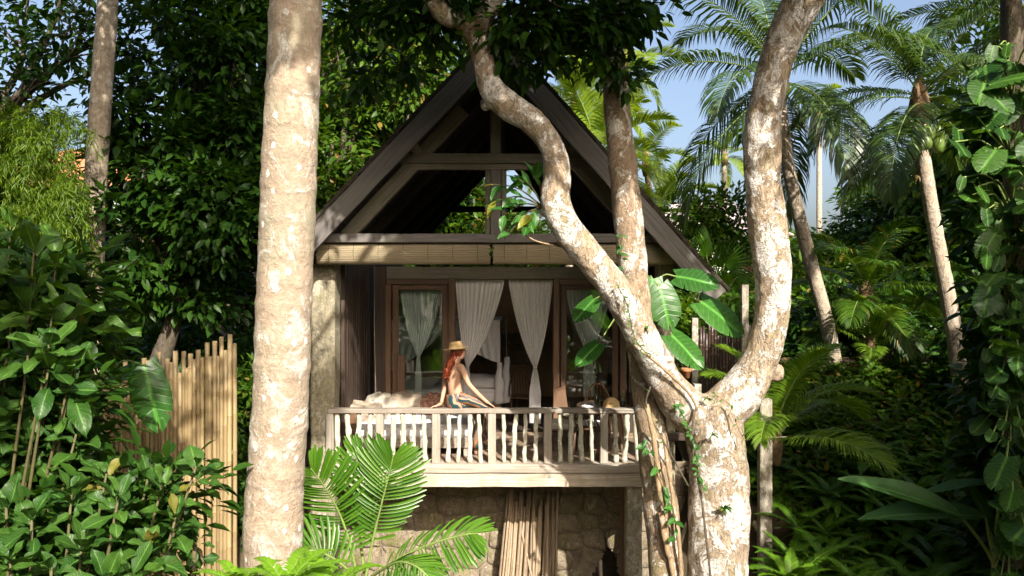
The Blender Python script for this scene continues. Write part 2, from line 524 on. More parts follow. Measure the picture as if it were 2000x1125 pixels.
M['straw'] = plain("straw", (0.60, 0.42, 0.20), 0.8, 0.25, 60, 0.5)
M['skin'] = plain("skin", (0.46, 0.275, 0.185), 0.55, 0.10, 6, spec=0.3)
M['hair'] = plain("red hair", (0.17, 0.032, 0.011), 0.45, 0.6, 60, 0.5)
M['gold'] = plain("gold bangle", (0.8, 0.5, 0.12), 0.3, metal=1.0)
M['terracotta'] = plain("terracotta", (0.45, 0.17, 0.075), 0.8, 0.2, 12)
M['tile_red'] = plain("orange roof tiles", (0.42, 0.16, 0.07), 0.9, 0.35, 2)
M['tile_grey'] = plain("grey shingles", (0.27, 0.235, 0.235), 0.95, 0.25, 2)
M['wall_white'] = plain("white render", (0.72, 0.72, 0.72), 0.9, 0.08, 2)
M['wall_tan'] = plain("inner wall", (0.28, 0.195, 0.125), 0.9, 0.25, 3)
M['window'] = plain("window glass", (0.06, 0.08, 0.10), 0.1)
M['coconut'] = plain("green coconut", (0.09, 0.15, 0.025), 0.4, 0.4, 5)
M['husk'] = plain("dry palm fibre", (0.20, 0.13, 0.07), 0.95, 0.5, 12, 0.6)
M['flower'] = plain("pink blossom", (0.50, 0.08, 0.22), 0.7)
M['ground'] = plain("forest soil", (0.060, 0.045, 0.025), 1.0, 0.5, 1.6, 0.8)

def glassmat(name, tint, r=0.02):
    m, nt, bs, out = newmat(name)
    nt.nodes.remove(bs)
    tr = nd(nt, "ShaderNodeBsdfTransparent", {0: rgb(tint)})
    gl = nd(nt, "ShaderNodeBsdfGlossy", {'Color': (1, 1, 1, 1), 'Roughness': r})
    fr = nd(nt, "ShaderNodeFresnel", {'IOR': 1.6})
    f = math_(nt, 'ADD', fr.outputs[0], 0.04)
    mx = nd(nt, "ShaderNodeMixShader", {0: f, 1: tr.outputs[0], 2: gl.outputs[0]})
    nt.links.new(mx.outputs[0], out.inputs[0])
    return m
M['glass'] = glassmat("window pane", (0.92, 0.97, 0.95))
M['bottle_green'] = glassmat("green bottle glass", (0.05, 0.45, 0.12), 0.05)
M['bottle_clear'] = glassmat("clear bottle glass", (0.75, 0.82, 0.80), 0.03)

def skirtmat():
    m, nt, bs, out = newmat("striped silk")
    uv = nd(nt, "ShaderNodeSeparateXYZ", {0: tc(nt, 'UV')})
    w = math_(nt, 'ADD', math_(nt, 'MULTIPLY', uv.outputs[1], 3.0), math_(nt, 'MULTIPLY', nz(nt, tc(nt, 'Object'), 5, 2), 0.7))
    f = math_(nt, 'FRACT', w)
    c = ramp(nt, f, [(0.0, (0.015, 0.05, 0.06)), (0.24, (0.02, 0.085, 0.10)), (0.28, (0.30, 0.12, 0.05)), (0.46, (0.36, 0.17, 0.08)),
                     (0.50, (0.22, 0.16, 0.11)), (0.66, (0.07, 0.045, 0.05)), (0.82, (0.12, 0.05, 0.05)), (0.86, (0.42, 0.26, 0.16)), (1.0, (0.3, 0.15, 0.1))])
    c.node.color_ramp.interpolation = 'CONSTANT'
    nt.links.new(c, bs.inputs['Base Color'])
    bs.inputs['Roughness'].default_value = 0.55
    return m
M['skirt'] = skirtmat()

# foliage materials (dark and mid tones lowered to deepen forest shade)
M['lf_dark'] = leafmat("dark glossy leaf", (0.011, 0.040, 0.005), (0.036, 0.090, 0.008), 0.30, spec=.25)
M['lf_mid'] = leafmat("mid green leaf", (0.022, 0.064, 0.005), (0.072, 0.14, 0.010), 0.36, spec=.25, old=(0.20, 0.14, 0.03))
M['lf_bright'] = leafmat("bright green leaf", (0.07, 0.15, 0.010), (0.16, 0.26, 0.02), 0.42)
M['lf_bamboo'] = leafmat("bamboo leaf", (0.06, 0.135, 0.008), (0.15, 0.225, 0.016), 0.45)
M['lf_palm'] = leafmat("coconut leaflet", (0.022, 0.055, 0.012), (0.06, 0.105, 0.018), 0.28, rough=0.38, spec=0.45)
M['lf_areca'] = leafmat("areca leaflet", (0.09, 0.17, 0.012), (0.20, 0.27, 0.025), 0.42)  # yellower and brighter than the coconut leaflet
M['lf_palm_dry'] = leafmat("dry frond", (0.16, 0.10, 0.05), (0.26, 0.18, 0.09), 0.2, (1.2, 1, .7))
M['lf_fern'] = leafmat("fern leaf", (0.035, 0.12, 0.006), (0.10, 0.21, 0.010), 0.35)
M['lf_fern_lime'] = leafmat("lime fern leaf", (0.11, 0.24, 0.012), (0.17, 0.33, 0.02), 0.4)  # bright lime green of this fern
M['lf_big'] = leafmat("rubbery shrub leaf", (0.018, 0.062, 0.009), (0.048, 0.112, 0.014), 0.22, big=11, rough=0.45, island=False, spec=0.3, old=(0.15, 0.13, 0.02), old_amt=0.02)
M['lf_big2'] = leafmat("veined shrub leaf", (0.03, 0.085, 0.010), (0.075, 0.16, 0.02), 0.34, big=13, rough=0.42, island=False, old=(0.15, 0.16, 0.02), old_amt=0.03)
M['lf_fan'] = leafmat("broad palm leaflet", (0.04, 0.125, 0.008), (0.085, 0.19, 0.014), 0.32, island=False, rough=0.36, spec=0.5)
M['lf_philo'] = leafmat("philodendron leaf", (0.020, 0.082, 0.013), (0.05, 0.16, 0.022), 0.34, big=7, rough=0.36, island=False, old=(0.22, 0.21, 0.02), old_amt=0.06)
M['lf_climb'] = leafmat("climbing leaf with shade tone", (0.013, 0.052, 0.008), (0.045, 0.115, 0.012), 0.34, big=7, rough=0.46, island=False, old=(0.12, 0.14, 0.02), old_amt=0.03, spec=.3)  # philodendron green darkened to stand in for shade at the right edge
M['lf_banana'] = leafmat("banana leaf", (0.035, 0.11, 0.028), (0.06, 0.15, 0.035), 0.35, big=30, rough=0.4, island=False)
# ------------------------------------------------------------------ ground
def build_ground():
    xs = np.concatenate([[-900, -300, -90, -45], np.linspace(-28, 28, 90), [45, 90, 300, 900]])
    ys = np.concatenate([[-600, -150, -60, -30], np.linspace(-18, 50, 120), [70, 120, 300, 1200]])
    V = [(x, y, gz(x, y)) for y in ys for x in xs]
    nx = len(xs)
    Fc = [(j*nx+i, j*nx+i+1, (j+1)*nx+i+1, (j+1)*nx+i) for j in range(len(ys)-1) for i in range(nx-1)]
    b = MB(); b.add(V, Fc)
    g = obj('ground', b, M['ground'], None, True)
    g["kind"] = "structure"
build_ground()

# ------------------------------------------------------------------ the wooden house
FZ = 2.55
house = thing('wooden_house', "weathered wooden stilt house with steep gabled roof and railed veranda", 'house', (-0.25, 10.0, 0))
def hb(name, m, *boxes, label=None, parent=house, **k):
    b = MB()
    for q in boxes: box(b, *q, **k)
    return obj(name, b, m, parent, label=label)

# pillars and posts
hb('pillar', M['concrete'], (-2.84, -2.50, 10.08, 10.44, -0.3, 5.34), ch=0.03, jit=0.008)
hb('pillar', M['concrete'], (2.06, 2.30, 10.10, 10.38, -0.3, 5.34), ch=0.03, jit=0.008)
hb('post', M['post'], (1.595, 1.815, 9.99, 10.21, -0.3, 2.225), ch=0.02, jit=0.006)
hb('post', M['wood_brown'], (1.585, 1.655, 10.45, 10.53, -0.3, 2.3))
hb('post', M['post'], (3.45, 3.62, 9.95, 10.10, -0.3, 3.45), ch=0.015)
b = MB(); beam(b, (1.83, 10.15, 1.95), (2.25, 10.2, 2.22), 0.09, 0.11); obj('brace', b, M['wood_rail'], house)
hb('side_beam', M['wood_dark'], (1.95, 3.42, 10.02, 10.14, 2.86, 2.96))
b = MB(); tube(b, np.array([(3.3, 9.9, 2.93), (3.80, 9.92, 2.94)]), 0.008, 8); obj('pipe', b, M['wood_rail'], house)
# deck
hb('deck_beam', M['wood_beam'], (-2.49, 2.05, 9.95, 10.10, 2.235, 2.43), jit=0.005)
hb('deck_edge', M['wood_rail'], (-2.49, 1.88, 9.92, 10.16, 2.436, 2.553), jit=0.004)
for i in range(9):
    y0 = 10.165 + i * 0.228
    hb('floor_board', M['deck'], (-2.48, 2.3, y0, y0 + 0.222, FZ - 0.04, FZ))
for i in range(6):
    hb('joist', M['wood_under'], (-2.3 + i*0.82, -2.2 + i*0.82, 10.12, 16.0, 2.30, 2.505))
b = MB(); box(b, -2.5, 2.3, 12.26, 16.2, FZ-0.03, FZ+0.004); obj('room_floor', b, M['wood_dark'], house)
# railing
RY = 10.045
hb('handrail', M['wood_rail'], (-2.56, 1.82, RY-0.065, RY+0.065, 3.25, 3.316), jit=0.004)
for px in (645, 742.5, 852, 961, 1070, 1179.5):
    x = (px-1000)*RY/F; w = 0.055 + random.uniform(-.004, .004)
    hb('rail_post', M['wood_rail'], (x-w, x+w, RY-0.05, RY+0.05, 2.556, 3.249), jit=0.003)
for px in (659, 681, 700.5, 721.5, 768, 788, 808, 829, 876, 896.5, 918, 937, 984, 1005, 1025.5, 1046.5, 1094, 1115, 1134.5, 1155.5, 1202, 1222.5, 1243.5):
    x = (px-1000)*RY/F
    n = 15; pts = []; ph = random.uniform(0, 9)
    dx, dy = random.uniform(-.005, .005), random.uniform(-.006, .006)
    lean = random.uniform(-.045, .045)
    for i in range(n):
        t = i/(n-1)
        pts.append((x + lean*(t-.5) + dx*math.sin(ph+t*8) + .004*math.sin(ph*2+t*17), RY + dy*math.sin(ph+t*7), 2.55 + t*0.705))
    r0 = random.uniform(.026, .039)
    knob = random.uniform(.2, .8)
    rad = [r0*(1 + .16*math.exp(-((i/(n-1)-knob)/.05)**2) + random.uniform(-.09, .09)) * (1.12 if i < 2 else 1) for i in range(n)]
    b = MB(); tube(b, pts, rad, 10, nz=0.14, nf=14, seed=ph)
    obj('baluster', b, M['baluster'], house, True)

# roof
RX, RZ = -0.20, 8.475
EL, ER = (-3.19, 5.33), (2.85, 5.02)
Y0, Y1 = 9.5, 17.3
def slope_dirs(E):
    d = unit(np.array([E[0]-RX, 0, E[1]-RZ]))
    n = np.array([-d[2], 0, d[0]]) if d[0] > 0 else np.array([d[2], 0, -d[0]])
    return d, n            # down-slope, outward normal
for E in (EL, ER):
    d, n = slope_dirs(E)
    Ls = math.hypot(E[0]-RX, E[1]-RZ)
    A = np.array([RX, 0, RZ]); B = A + d*(Ls+0.02)
    b = MB()
    # shaggy covering: thin courses stepping down the slope
    k = 16
    for i in range(k):
        t0, t1 = i/k, (i+1.25)/k
        p0 = A + d*Ls*t0; p1 = A + d*Ls*min(t1, 1.01)
        q = [p0 - n*.05, p1 - n*.03, p1 + n*.012, p0 - n*.004]
        Vv = []
        ny = 20
        for s_ in range(ny+1):
            y = Y0 + (Y1-Y0)*s_/ny
            for a_ in q:
                jj = random.uniform(-.018, .018)
                Vv.append((a_[0]+d[0]*jj, y + (random.uniform(-.03, .0) if s_ == 0 else 0), a_[2]+d[2]*jj))
        Fc = []
        for s_ in range(ny):
            for c in range(4):
                e = (c+1) % 4
                Fc.append((s_*4+c, s_*4+e, (s_+1)*4+e, (s_+1)*4+c))
        Fc += [(3, 2, 1, 0), tuple(ny*4+c for c in range(4))]
        b.add(Vv, Fc)
    obj('roof_covering', b, M['thatch'], house)
    # boarded underside
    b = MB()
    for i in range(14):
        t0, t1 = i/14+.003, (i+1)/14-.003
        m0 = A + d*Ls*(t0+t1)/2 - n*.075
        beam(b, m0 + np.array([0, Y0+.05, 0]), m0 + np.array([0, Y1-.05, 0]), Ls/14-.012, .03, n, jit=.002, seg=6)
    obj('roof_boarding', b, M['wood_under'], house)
    # barge board at the front
    b = MB()
    off = n*(-0.06-0.125)
    beam(b, A+off+np.array([0, 9.47, 0])+d*(.02), B+off+np.array([0, 9.47, 0])+d*.0, 0.055, 0.25, n, jit=.004, ch=.006)
    obj('barge_board', b, M['wood_grey'], house)
    # inner fascia & rafters
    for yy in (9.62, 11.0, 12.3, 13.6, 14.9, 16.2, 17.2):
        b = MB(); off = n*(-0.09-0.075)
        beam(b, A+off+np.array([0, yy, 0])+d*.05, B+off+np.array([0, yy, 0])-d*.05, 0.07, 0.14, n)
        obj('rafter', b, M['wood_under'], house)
# ridge beam
b = MB(); beam(b, (RX, 9.55, 8.13), (RX, 17.2, 8.13), 0.1, 0.16); obj('ridge_beam', b, M['wood_under'], house)

# gable frame (front, set back behind the barge boards)
GY = 10.0
def gp(px, py, Y=GY): return P(px, py, Y)
hb('tie_beam', M['wood_grey'], (-2.60, 2.05, 9.70, 9.86, 5.615, 5.735))
hb('collar_beam', M['wood_moss'], (-1.56, 1.30, 9.97, 10.10, 6.735, 6.875))
hb('collar_trim', M['wood_moss'], (-1.36, 0.96, 10.00, 10.08, 6.655, 6.732))
hb('king_post', M['wood_moss'], (-0.30, -0.155, 9.99, 10.10, 6.878, 8.1))
hb('king_post', M['wood_grey'], (-0.30, -0.155, 9.99, 10.09, 5.70, 6.653))
hb('king_post_trim', M['wood_moss'], (-0.378, -0.304, 10.02, 10.09, 5.70, 6.653), (-0.151, -0.085, 10.02, 10.09, 5.70, 6.653))
for sgn, m in ((-1, 'wood_moss'), (1, 'wood_moss')):
    xc = 967.0
    a0 = gp(xc + sgn*290, 462, 10.05); a1 = gp(xc + sgn*62, 215, 10.05)
    b = MB(); beam(b, a0, a1, 0.10, 0.20, (sgn, 0, 0.9)); obj('inner_rafter', b, M[m], house)
    a0 = gp(xc + sgn*176, 262, 9.8); a1 = gp(xc + sgn*150, 298, 9.95)
    b = MB(); beam(b, a0, a1, 0.09, 0.11); obj('strut', b, M['wood_moss'], house)
# rear gable frame
hb('rear_tie_beam', M['wood_under'], (-2.6, 2.1, 16.9, 17.05, 5.55, 5.72))
hb('rear_collar', M['wood_under'], (-1.5, 1.1, 16.9, 17.05, 6.8, 6.93))
hb('rear_king_post', M['wood_under'], (-0.27, -0.13, 16.85, 17.0, 5.73, 8.0))
hb('rear_post', M['wood_under'], (1.42, 1.72, 12.9, 13.1, 5.35, 6.6))
# side plates
hb('wall_plate', M['wood_moss'], (-2.72, -2.54, 9.9, 17.0, 5.345, 5.53))
hb('wall_plate', M['wood_moss'], (2.09, 2.27, 9.9, 17.0, 5.345, 5.53))
# veranda side wall of upright boards
for i in range(11):
    y0 = 10.46 + i*0.16
    hb('wall_board', M['wood_dark'], (-2.50, -2.455 + random.uniform(0, .02), y0, y0+.152, FZ, 5.35))
# door wall
DY = 12.2
hb('door_lintel', M['wood_moss'], (-2.13, 2.02, DY-.06, DY+.08, 5.155, 5.36))
hb('corner_post', M['wood_dark'], (-2.34, -2.14, DY-.08, DY+.1, FZ, 5.36))
hb('corner_post', M['wood_dark'], (1.97, 2.14, DY-.08, DY+.1, FZ, 5.36))
def DX(px): return (px-1000)*DY/F
hb('door_head', M['wood_brown'], (-2.13, -0.97, DY-.05, DY+.05, 5.06, 5.152))
hb('door_head', M['wood_brown'], (0.72, 1.96, DY-.05, DY+.05, 5.06, 5.152))
for a, c in ((752, 764), (876, 889.5), (1080, 1092), (1210, 1222)):
    hb('door_jamb', M['wood_brown'], (DX(a), DX(c), DY-.07, DY+.05, FZ+.005, 5.058 if a not in (876, 1080) else 5.15))
for a, c in ((767, 876), (1095, 1208)):
    dl = hb('door_leaf', M['wood_brown'], (DX(a), DX(a)+.10, DY-.02, DY+.03, FZ+.02, 5.05), (DX(c)-.11, DX(c)-.004, DY-.02, DY+.03, FZ+.02, 5.05),
       (DX(a)+.1, DX(c)-.11, DY-.018, DY+.028, 4.97, 5.05), (DX(a)+.1, DX(c)-.11, DY-.018, DY+.028, FZ+.02, FZ+.24))
    b = MB(); x0, x1 = DX(a)+.1, DX(c)-.11
    b.add([(x0, DY, FZ+.24), (x1, DY, FZ+.24), (x1, DY, 4.97), (x0, DY, 4.97), (x0, DY+.006, FZ+.24), (x1, DY+.006, FZ+.24), (x1, DY+.006, 4.97), (x0, DY+.006, 4.97)],
          [(0, 1, 2, 3), (7, 6, 5, 4), (0, 4, 5, 1), (1, 5, 6, 2), (2, 6, 7, 3), (3, 7, 4, 0)])
    pane = obj('pane', b, M['glass'], dl)
# small notched board at the left jamb
hb('door_stop', M['wood_brown'], (DX(777), DX(792), DY-.09, DY-.03, FZ+.01, 3.86))
# room walls
hb('back_wall', M['wall_tan'], (-2.5, 2.3, 16.15, 16.3, FZ, 5.3))
hb('side_wall', M['wood_dark'], (-2.55, -2.45, 12.35, 16.1, FZ, 5.35))
hb('side_wall', M['wood_dark'], (2.15, 2.25, 12.35, 16.1, FZ, 3.1), (2.15, 2.25, 12.35, 16.1, 5.0, 5.34), (2.15, 2.25, 14.4, 16.1, 3.105, 4.995))
for (x, z, w, h) in ((-.35, 4.2, .5, .3), (.25, 4.3, .45, .35), (-.1, 3.85, .6, .28), (.45, 3.9, .4, .3), (-.45, 3.5, .5, .3), (.2, 3.45, .5, .33)):
    hb('stone', M['stone'], (x-w/2, x+w/2, 16.06, 16.148, z-h/2, z+h/2), ch=.03, jit=.012)

# rolled blinds across the front
for (a, c, lab) in ((617, 957, "left rolled bamboo blind under the gable tie beam"), (963, 1315, "right rolled bamboo blind under the gable, behind the leaning trunk")):
    YB = 9.72
    x0, x1 = (a-1000)*YB/F, (c-1000)*YB/F
    t = thing('rolled_blind', lab, 'blind', ((x0+x1)/2, YB, 5.33), group='rolled bamboo blinds under the gable')
    b = MB()
    n = 17
    prof = []
    for i in range(n):                       # every slat is its own half-round rib along the roll
        a0 = math.pi*(0.02 + 0.96*i/(n-1))
        prof.append((-math.sin(a0)*0.115, 0.135 + math.cos(a0)*0.135))
    for i in range(n):
        y, z = prof[i]
        sag = random.uniform(-.002, .002)
        tube(b, [(x0 + random.uniform(-.01, .01), YB+.12+y+sag, 5.335+z), ((x0+x1)/2, YB+.12+y+sag-.004, 5.333+z), (x1+random.uniform(-.01, .01), YB+.12+y+sag, 5.335+z)], 0.0115, 6, ring=None)
    obj('slats', b, M['blind'], t)
    b = MB(); tube(b, [(x0+.02, YB+.11, 5.47), (x1-.02, YB+.11, 5.47)], 0.10, 14); obj('roll_core', b, M['blind'], t)
    nt_ = int((x1-x0)/.3)
    for i in range(nt_):
        x = x0 + (i+.5)*(x1-x0)/nt_
        b = MB(); tube(b, [(x, YB+.12+y*1.12, 5.335+z*1.02+.0) for y, z in prof], 0.004, 5); obj('cord', b, M['twig'], t)
b = MB(); tube(b, [P(731, 515, 10.9), P(731, 640, 10.9), P(734, 768, 10.9)], 0.004, 5)
tag(obj('pull_cord', b, M['wood_rail']), "thin pull cord hanging in front of the dark board wall", 'cord')

# ------------------------------------------------------------------ stone wall under the deck
def clip(poly, a, b_, c):
    out = []
    for i in range(len(poly)):
        p, q = poly[i], poly[(i+1) % len(poly)]
        dp, dq = a*p[0]+b_*p[1]-c, a*q[0]+b_*q[1]-c
        if dp <= 0: out.append(p)
        if dp*dq < 0:
            t = dp/(dp-dq)
            out.append((p[0]+(q[0]-p[0])*t, p[1]+(q[1]-p[1])*t))
    return out
WY = 11.40
wall = thing('stone_wall', "rough rubble stone wall below the veranda deck", 'stone wall', (-0.2, WY, 0))
def in_hole(x, z):
    ax, az = (1186-1000)*WY/F, CAMZ-(1048-562.5)*WY/F
    t = (az - z)/(az - 0.2)
    return 0 < t and abs(x-ax-0.03*math.sin(z*11)-.05*mnoise.noise((x*6, z*9, 1))) < 0.02 + 0.26*t*min(1, .45+t) + .05*mnoise.noise((x*14, z*14, 5))
cells = []
r_ = 0
z = -0.12
while z < 2.2:
    hgt = random.uniform(.24, .36)
    x = -3.1 + random.uniform(0, .2)
    while x < 3.3:
        w = random.uniform(.28, .60)
        cells.append((x+w/2 + random.uniform(-.05, .05), z+hgt/2+random.uniform(-.06, .06), w, hgt)); x += w
    z += hgt
pts2 = np.array([(c[0], c[1]*1.35) for c in cells])
for i, c in enumerate(cells):
    if any(in_hole(c[0]+a*c[2], c[1]+e*c[3]) for a in (-.36, 0, .36) for e in (-.36, 0, .36)): continue
    poly = [(c[0]-.5, (c[1]-.4)*1.35), (c[0]+.5, (c[1]-.4)*1.35), (c[0]+.5, (c[1]+.4)*1.35), (c[0]-.5, (c[1]+.4)*1.35)]
    dd = ((pts2-pts2[i])**2).sum(1)
    for j in np.argsort(dd)[1:14]:
        q = pts2[j]; mid = (q+pts2[i])/2; nn = q-pts2[i]
        poly = clip(poly, nn[0], nn[1], nn @ mid)
        if len(poly) < 3: break
    if len(poly) < 3: continue
    poly = [(p[0], p[1]/1.35) for p in poly]
    cx = sum(p[0] for p in poly)/len(poly); cz = sum(p[1] for p in poly)/len(poly)
    if cz > 2.15 or cz < -.1: continue
    # round and shrink for the joints
    rr = []
    for k in range(len(poly)):
        p, q = poly[k], poly[(k+1) % len(poly)]
        for t in (.14, .5, .86): rr.append((p[0]+(q[0]-p[0])*t, p[1]+(q[1]-p[1])*t))
    n = len(rr); V = []
    dep = random.uniform(.008, .045)
    for lv, (s_, y) in enumerate(((.95, WY+.04), (.945, WY-dep*.45), (.87, WY-dep), (.45, WY-dep-.006))):
        for p in rr:
            V.append((cx+(p[0]-cx)*s_ + random.uniform(-.010, .010), y + random.uniform(-.006, .006), cz+(p[1]-cz)*s_ + random.uniform(-.010, .010)))
    Fc = []
    for lv in range(3):
        for k in range(n):
            e = (k+1) % n
            Fc.append((lv*n+k, lv*n+e, (lv+1)*n+e, (lv+1)*n+k))
    Fc.append(tuple(3*n+k for k in range(n)))
    b = MB(); b.add(V, Fc); obj('stone', b, M['stone'], wall, True)
b = MB(); V = []; Fc = []; g = .028
nx, nzc = int(6.5/g), int(2.5/g)
for k in range(nzc+1):
    for i in range(nx+1):
        V.append((-3.15+i*g, WY + .006*mnoise.noise((i*.2, k*.2, 3.0)), -.25+k*g))
for k in range(nzc):
    for i in range(nx):
        x, zz = -3.15+(i+.5)*g, -.25+(k+.5)*g
        if not in_hole(x, zz): Fc.append((k*(nx+1)+i, k*(nx+1)+i+1, (k+1)*(nx+1)+i+1, (k+1)*(nx+1)+i))
b.add(V, Fc); obj('mortar', b, M['mortar'], wall)
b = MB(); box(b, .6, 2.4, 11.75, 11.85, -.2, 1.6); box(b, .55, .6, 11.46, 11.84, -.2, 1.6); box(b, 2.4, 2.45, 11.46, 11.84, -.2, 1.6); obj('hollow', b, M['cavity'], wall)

# bamboo poles: node rings are real
def pole(b, p0, p1, r, node=.28, sides=8, bend=0.0):
    p0, p1 = np.asarray(p0, float), np.asarray(p1, float)
    L = np.linalg.norm(p1-p0); ts = [0]; rf = [1.0]
    t = random.uniform(.02, node); rings = []; f0 = len(b.f)
    while t < L-.03:
        for dt, f in ((-.014, 1.0), (-.004, 1.075), (.004, 1.075), (.014, .985)):
            if dt == .004: rings.append(len(ts)-1)
            ts.append(t+dt); rf.append(f)
        t += node*random.uniform(.8, 1.2)
    ts.append(L); rf.append(1.0)
    bx_ = np.array([random.uniform(-1, 1), random.uniform(-.5, .5), 0])*bend
    pts = [p0+(p1-p0)*(q/L)+bx_*math.sin(math.pi*min(1, max(0, q/L))) for q in ts]
    tube(b, pts, [r*f for f in rf], sides, cap=True)
    for k in rings:
        for j in range(sides): b.mi[f0+k*sides+j] = 1
    return b
for i in range(38):
    u = (i+.5)/38
    xb = (966 + 122*u - 1000)*10.75/F + random.uniform(-.03, .03)
    xt = (990 + 96*u - 1000)*11.25/F + random.uniform(-.04, .04)
    if i in (27, 29): xt -= .42
    dz = random.uniform(0, .10)
    b = MB(); r = random.uniform(.017, .029)
    top = CAMZ - (random.choice((952, 958, 964, 985, 1005)) + random.uniform(-8, 8) - 562.5)*11.2/F
    pole(b, (xb, 10.72 + random.uniform(-.08, .08), gz(xb, 10.7)-.02), (xt, 11.22 + random.uniform(-.05, .06), min(top, 2.22)), r, .3, 7, .01)
    o = obj('bamboo_pole', b, [M['bamboo_old'], M['bamboo_node']], None, True)
    tag(o, ORD[i] + " dry bamboo pole from the left in the bundle leaning against the stone wall", 'bamboo pole', 'old bamboo poles leaning against the stone wall')

# bamboo fence on the left
fence = thing('bamboo_fence', "yellow bamboo pole fence with uneven tops left of the ringed palm trunk", 'fence', (-4.5, 8.6, 0.6))
tops = [742,738,757,748,731,707,760,752,742,728,697,706,722,730,690,733,700,712,688,726,686,715,692,706,684,703,672,698,671,693,662,686,655,668]
pxs = np.linspace(206, 457, len(tops))
for i, (px, ty) in enumerate(zip(pxs, tops)):
    Yf = 8.9 - 0.5*i/len(tops)
    p1 = P(px + random.uniform(-1.5, 1.5), ty + random.uniform(-5, 5), Yf + random.uniform(-.02, .02)); p0 = np.array([p1[0]+random.uniform(-.02, .02), p1[1], .4])
    b = MB(); pole(b, p0, p1, random.uniform(.024, .031), .46, 9, .010)
    obj('pole', b, [M['bamboo'], M['bamboo_node']], fence, True)
for z in (1.6, 3.0):
    b = MB(); pole(b, (-5.1, 8.97, z), (-3.3, 8.5, z+.05), .022, .3, 8); obj('rail', b, [M['bamboo_old'], M['bamboo_node']], fence, True)

# black bamboo screen right of the house
scr = thing('bamboo_screen', "dark bamboo pole screen seen through the fork of the big tree", 'fence', (3.5, 12.0, 2.3))
for i in range(22):
    px = 1352 + i*5.6
    b = MB(); p1 = P(px, random.choice((622, 634, 640, 648, 655)) + random.uniform(-5, 5), 12.0); pole(b, (p1[0], 12+random.uniform(-.02, .02), 2.2), p1, .023, .3, 7, .006)
    obj('pole', b, [M['bamboo_black'], M['bamboo_old']], scr, True)
for px, t, w in ((1357, 621, .05), (1455, 556, .055)):
    p = P(px, t, 11.9); hb('screen_post', M['post'], (p[0]-w, p[0]+w, 11.88, 11.98, 2.2, p[2]), parent=scr)
p = P(1362, 750, 11.3); tag(hb('short_post', M['post'], (p[0]-.055, p[0]+.055, 11.25, 11.36, 2.2, p[2]+.0), parent=None), "short pale square post in front of the dark bamboo screen", 'post')
# hanging flower pot
c = P(1340, 738, 11.2)
t = thing('hanging_pot', "small terracotta pot hanging beside the dark bamboo screen", 'flower pot', c)
b = MB(); lathe(b, c, [(.055, 0), (.075, .10), (.09, .105), (.09, .15), (.075, .15), (.07, .12)], 14); obj('pot', b, M['terracotta'], t, True)
for k in range(3):
    a = k*2.1; b = MB(); tube(b, [c+np.array([.085*math.cos(a), .085*math.sin(a), .14]), c+np.array([0, 0, .62])], .004, 5); obj('wire', b, M['twig'], t)

# ------------------------------------------------------------------ curtains
def tied_curtain(name, label, x0, x1, xt, zt, ztop, zbot, y, m, wt=.05, wb=.11, pl=11, group=None):
    nu, nv = 66, 40
    V = []
    zc = []
    for j in range(nv):
        t = j/(nv-1); z = ztop + (zbot-ztop)*t; zc.append(z)
        if z > zt:
            k = (ztop-z)/(ztop-zt); e = k**1.35 * (1-.12*math.sin(math.pi*k))
            l = x0 + (xt-wt/2-x0)*e; r = x1 + (xt+wt/2-x1)*e; amp = .014 + .03*k*(1-k) + .012*k
        else:
            k = (zt-z)/(zt-zbot); e = min(1, k*2.2)**.7
            l = xt - wt/2 - (wb-wt)/2*e; r = xt + wt/2 + (wb-wt)/2*e; amp = .022
        for i in range(nu):
            u = i/(nu-1)
            ph = u*pl*2*math.pi + 1.4*math.sin(u*9+xt) + .5*math.sin(t*5+u*4)
            V.append((l+(r-l)*u, y + amp*math.sin(ph) + .25*amp*math.sin(ph*2.3+t*6) + .03*math.sin(u*3.1+t*2), z))
    Fc = [(j*nu+i, j*nu+i+1, (j+1)*nu+i+1, (j+1)*nu+i) for j in range(nv-1) for i in range(nu-1)]
    b = MB(); b.add(V, Fc)
    t = thing(name, label, 'curtain', (xt, y, zbot), group)
    obj('cloth', b, m, t, True)
    b = MB(); tube(b, [(xt+(wt*.62)*math.cos(a), y+.045*math.sin(a), zt) for a in np.linspace(0, 2*math.pi, 14)], .008, 6); obj('tie', b, m, t)
CY = DY + .14
def CX(px, Y=CY): return (px-1000)*Y/F
def CZ(py, Y=CY): return CAMZ-(py-562.5)*Y/F
gC = 'white tied curtains across the glass doors'
tied_curtain('curtain', "white curtain tied in the middle behind the left glass door", CX(780), CX(866), CX(817), CZ(697), 5.06, CZ(775), CY, M['curtain'], group=gC)
tied_curtain('curtain', "tied white curtain in the open doorway directly above the woman in the hat", CX(890), CX(985), CX(913), CZ(715), 5.14, CZ(800), CY-.02, M['curtain'], group=gC)
tied_curtain('curtain', "long tied white curtain at the right edge of the open doorway", CX(993), CX(1080), CX(1045), CZ(718), 5.14, CZ(826), CY-.02, M['curtain'], .05, .2, group=gC)
tied_curtain('curtain', "tied white curtain behind the right glass door next to the slanting trunk", CX(1103), CX(1195), CX(1150), CZ(690), 5.06, CZ(775), CY, M['curtain'], .05, .19, group=gC)

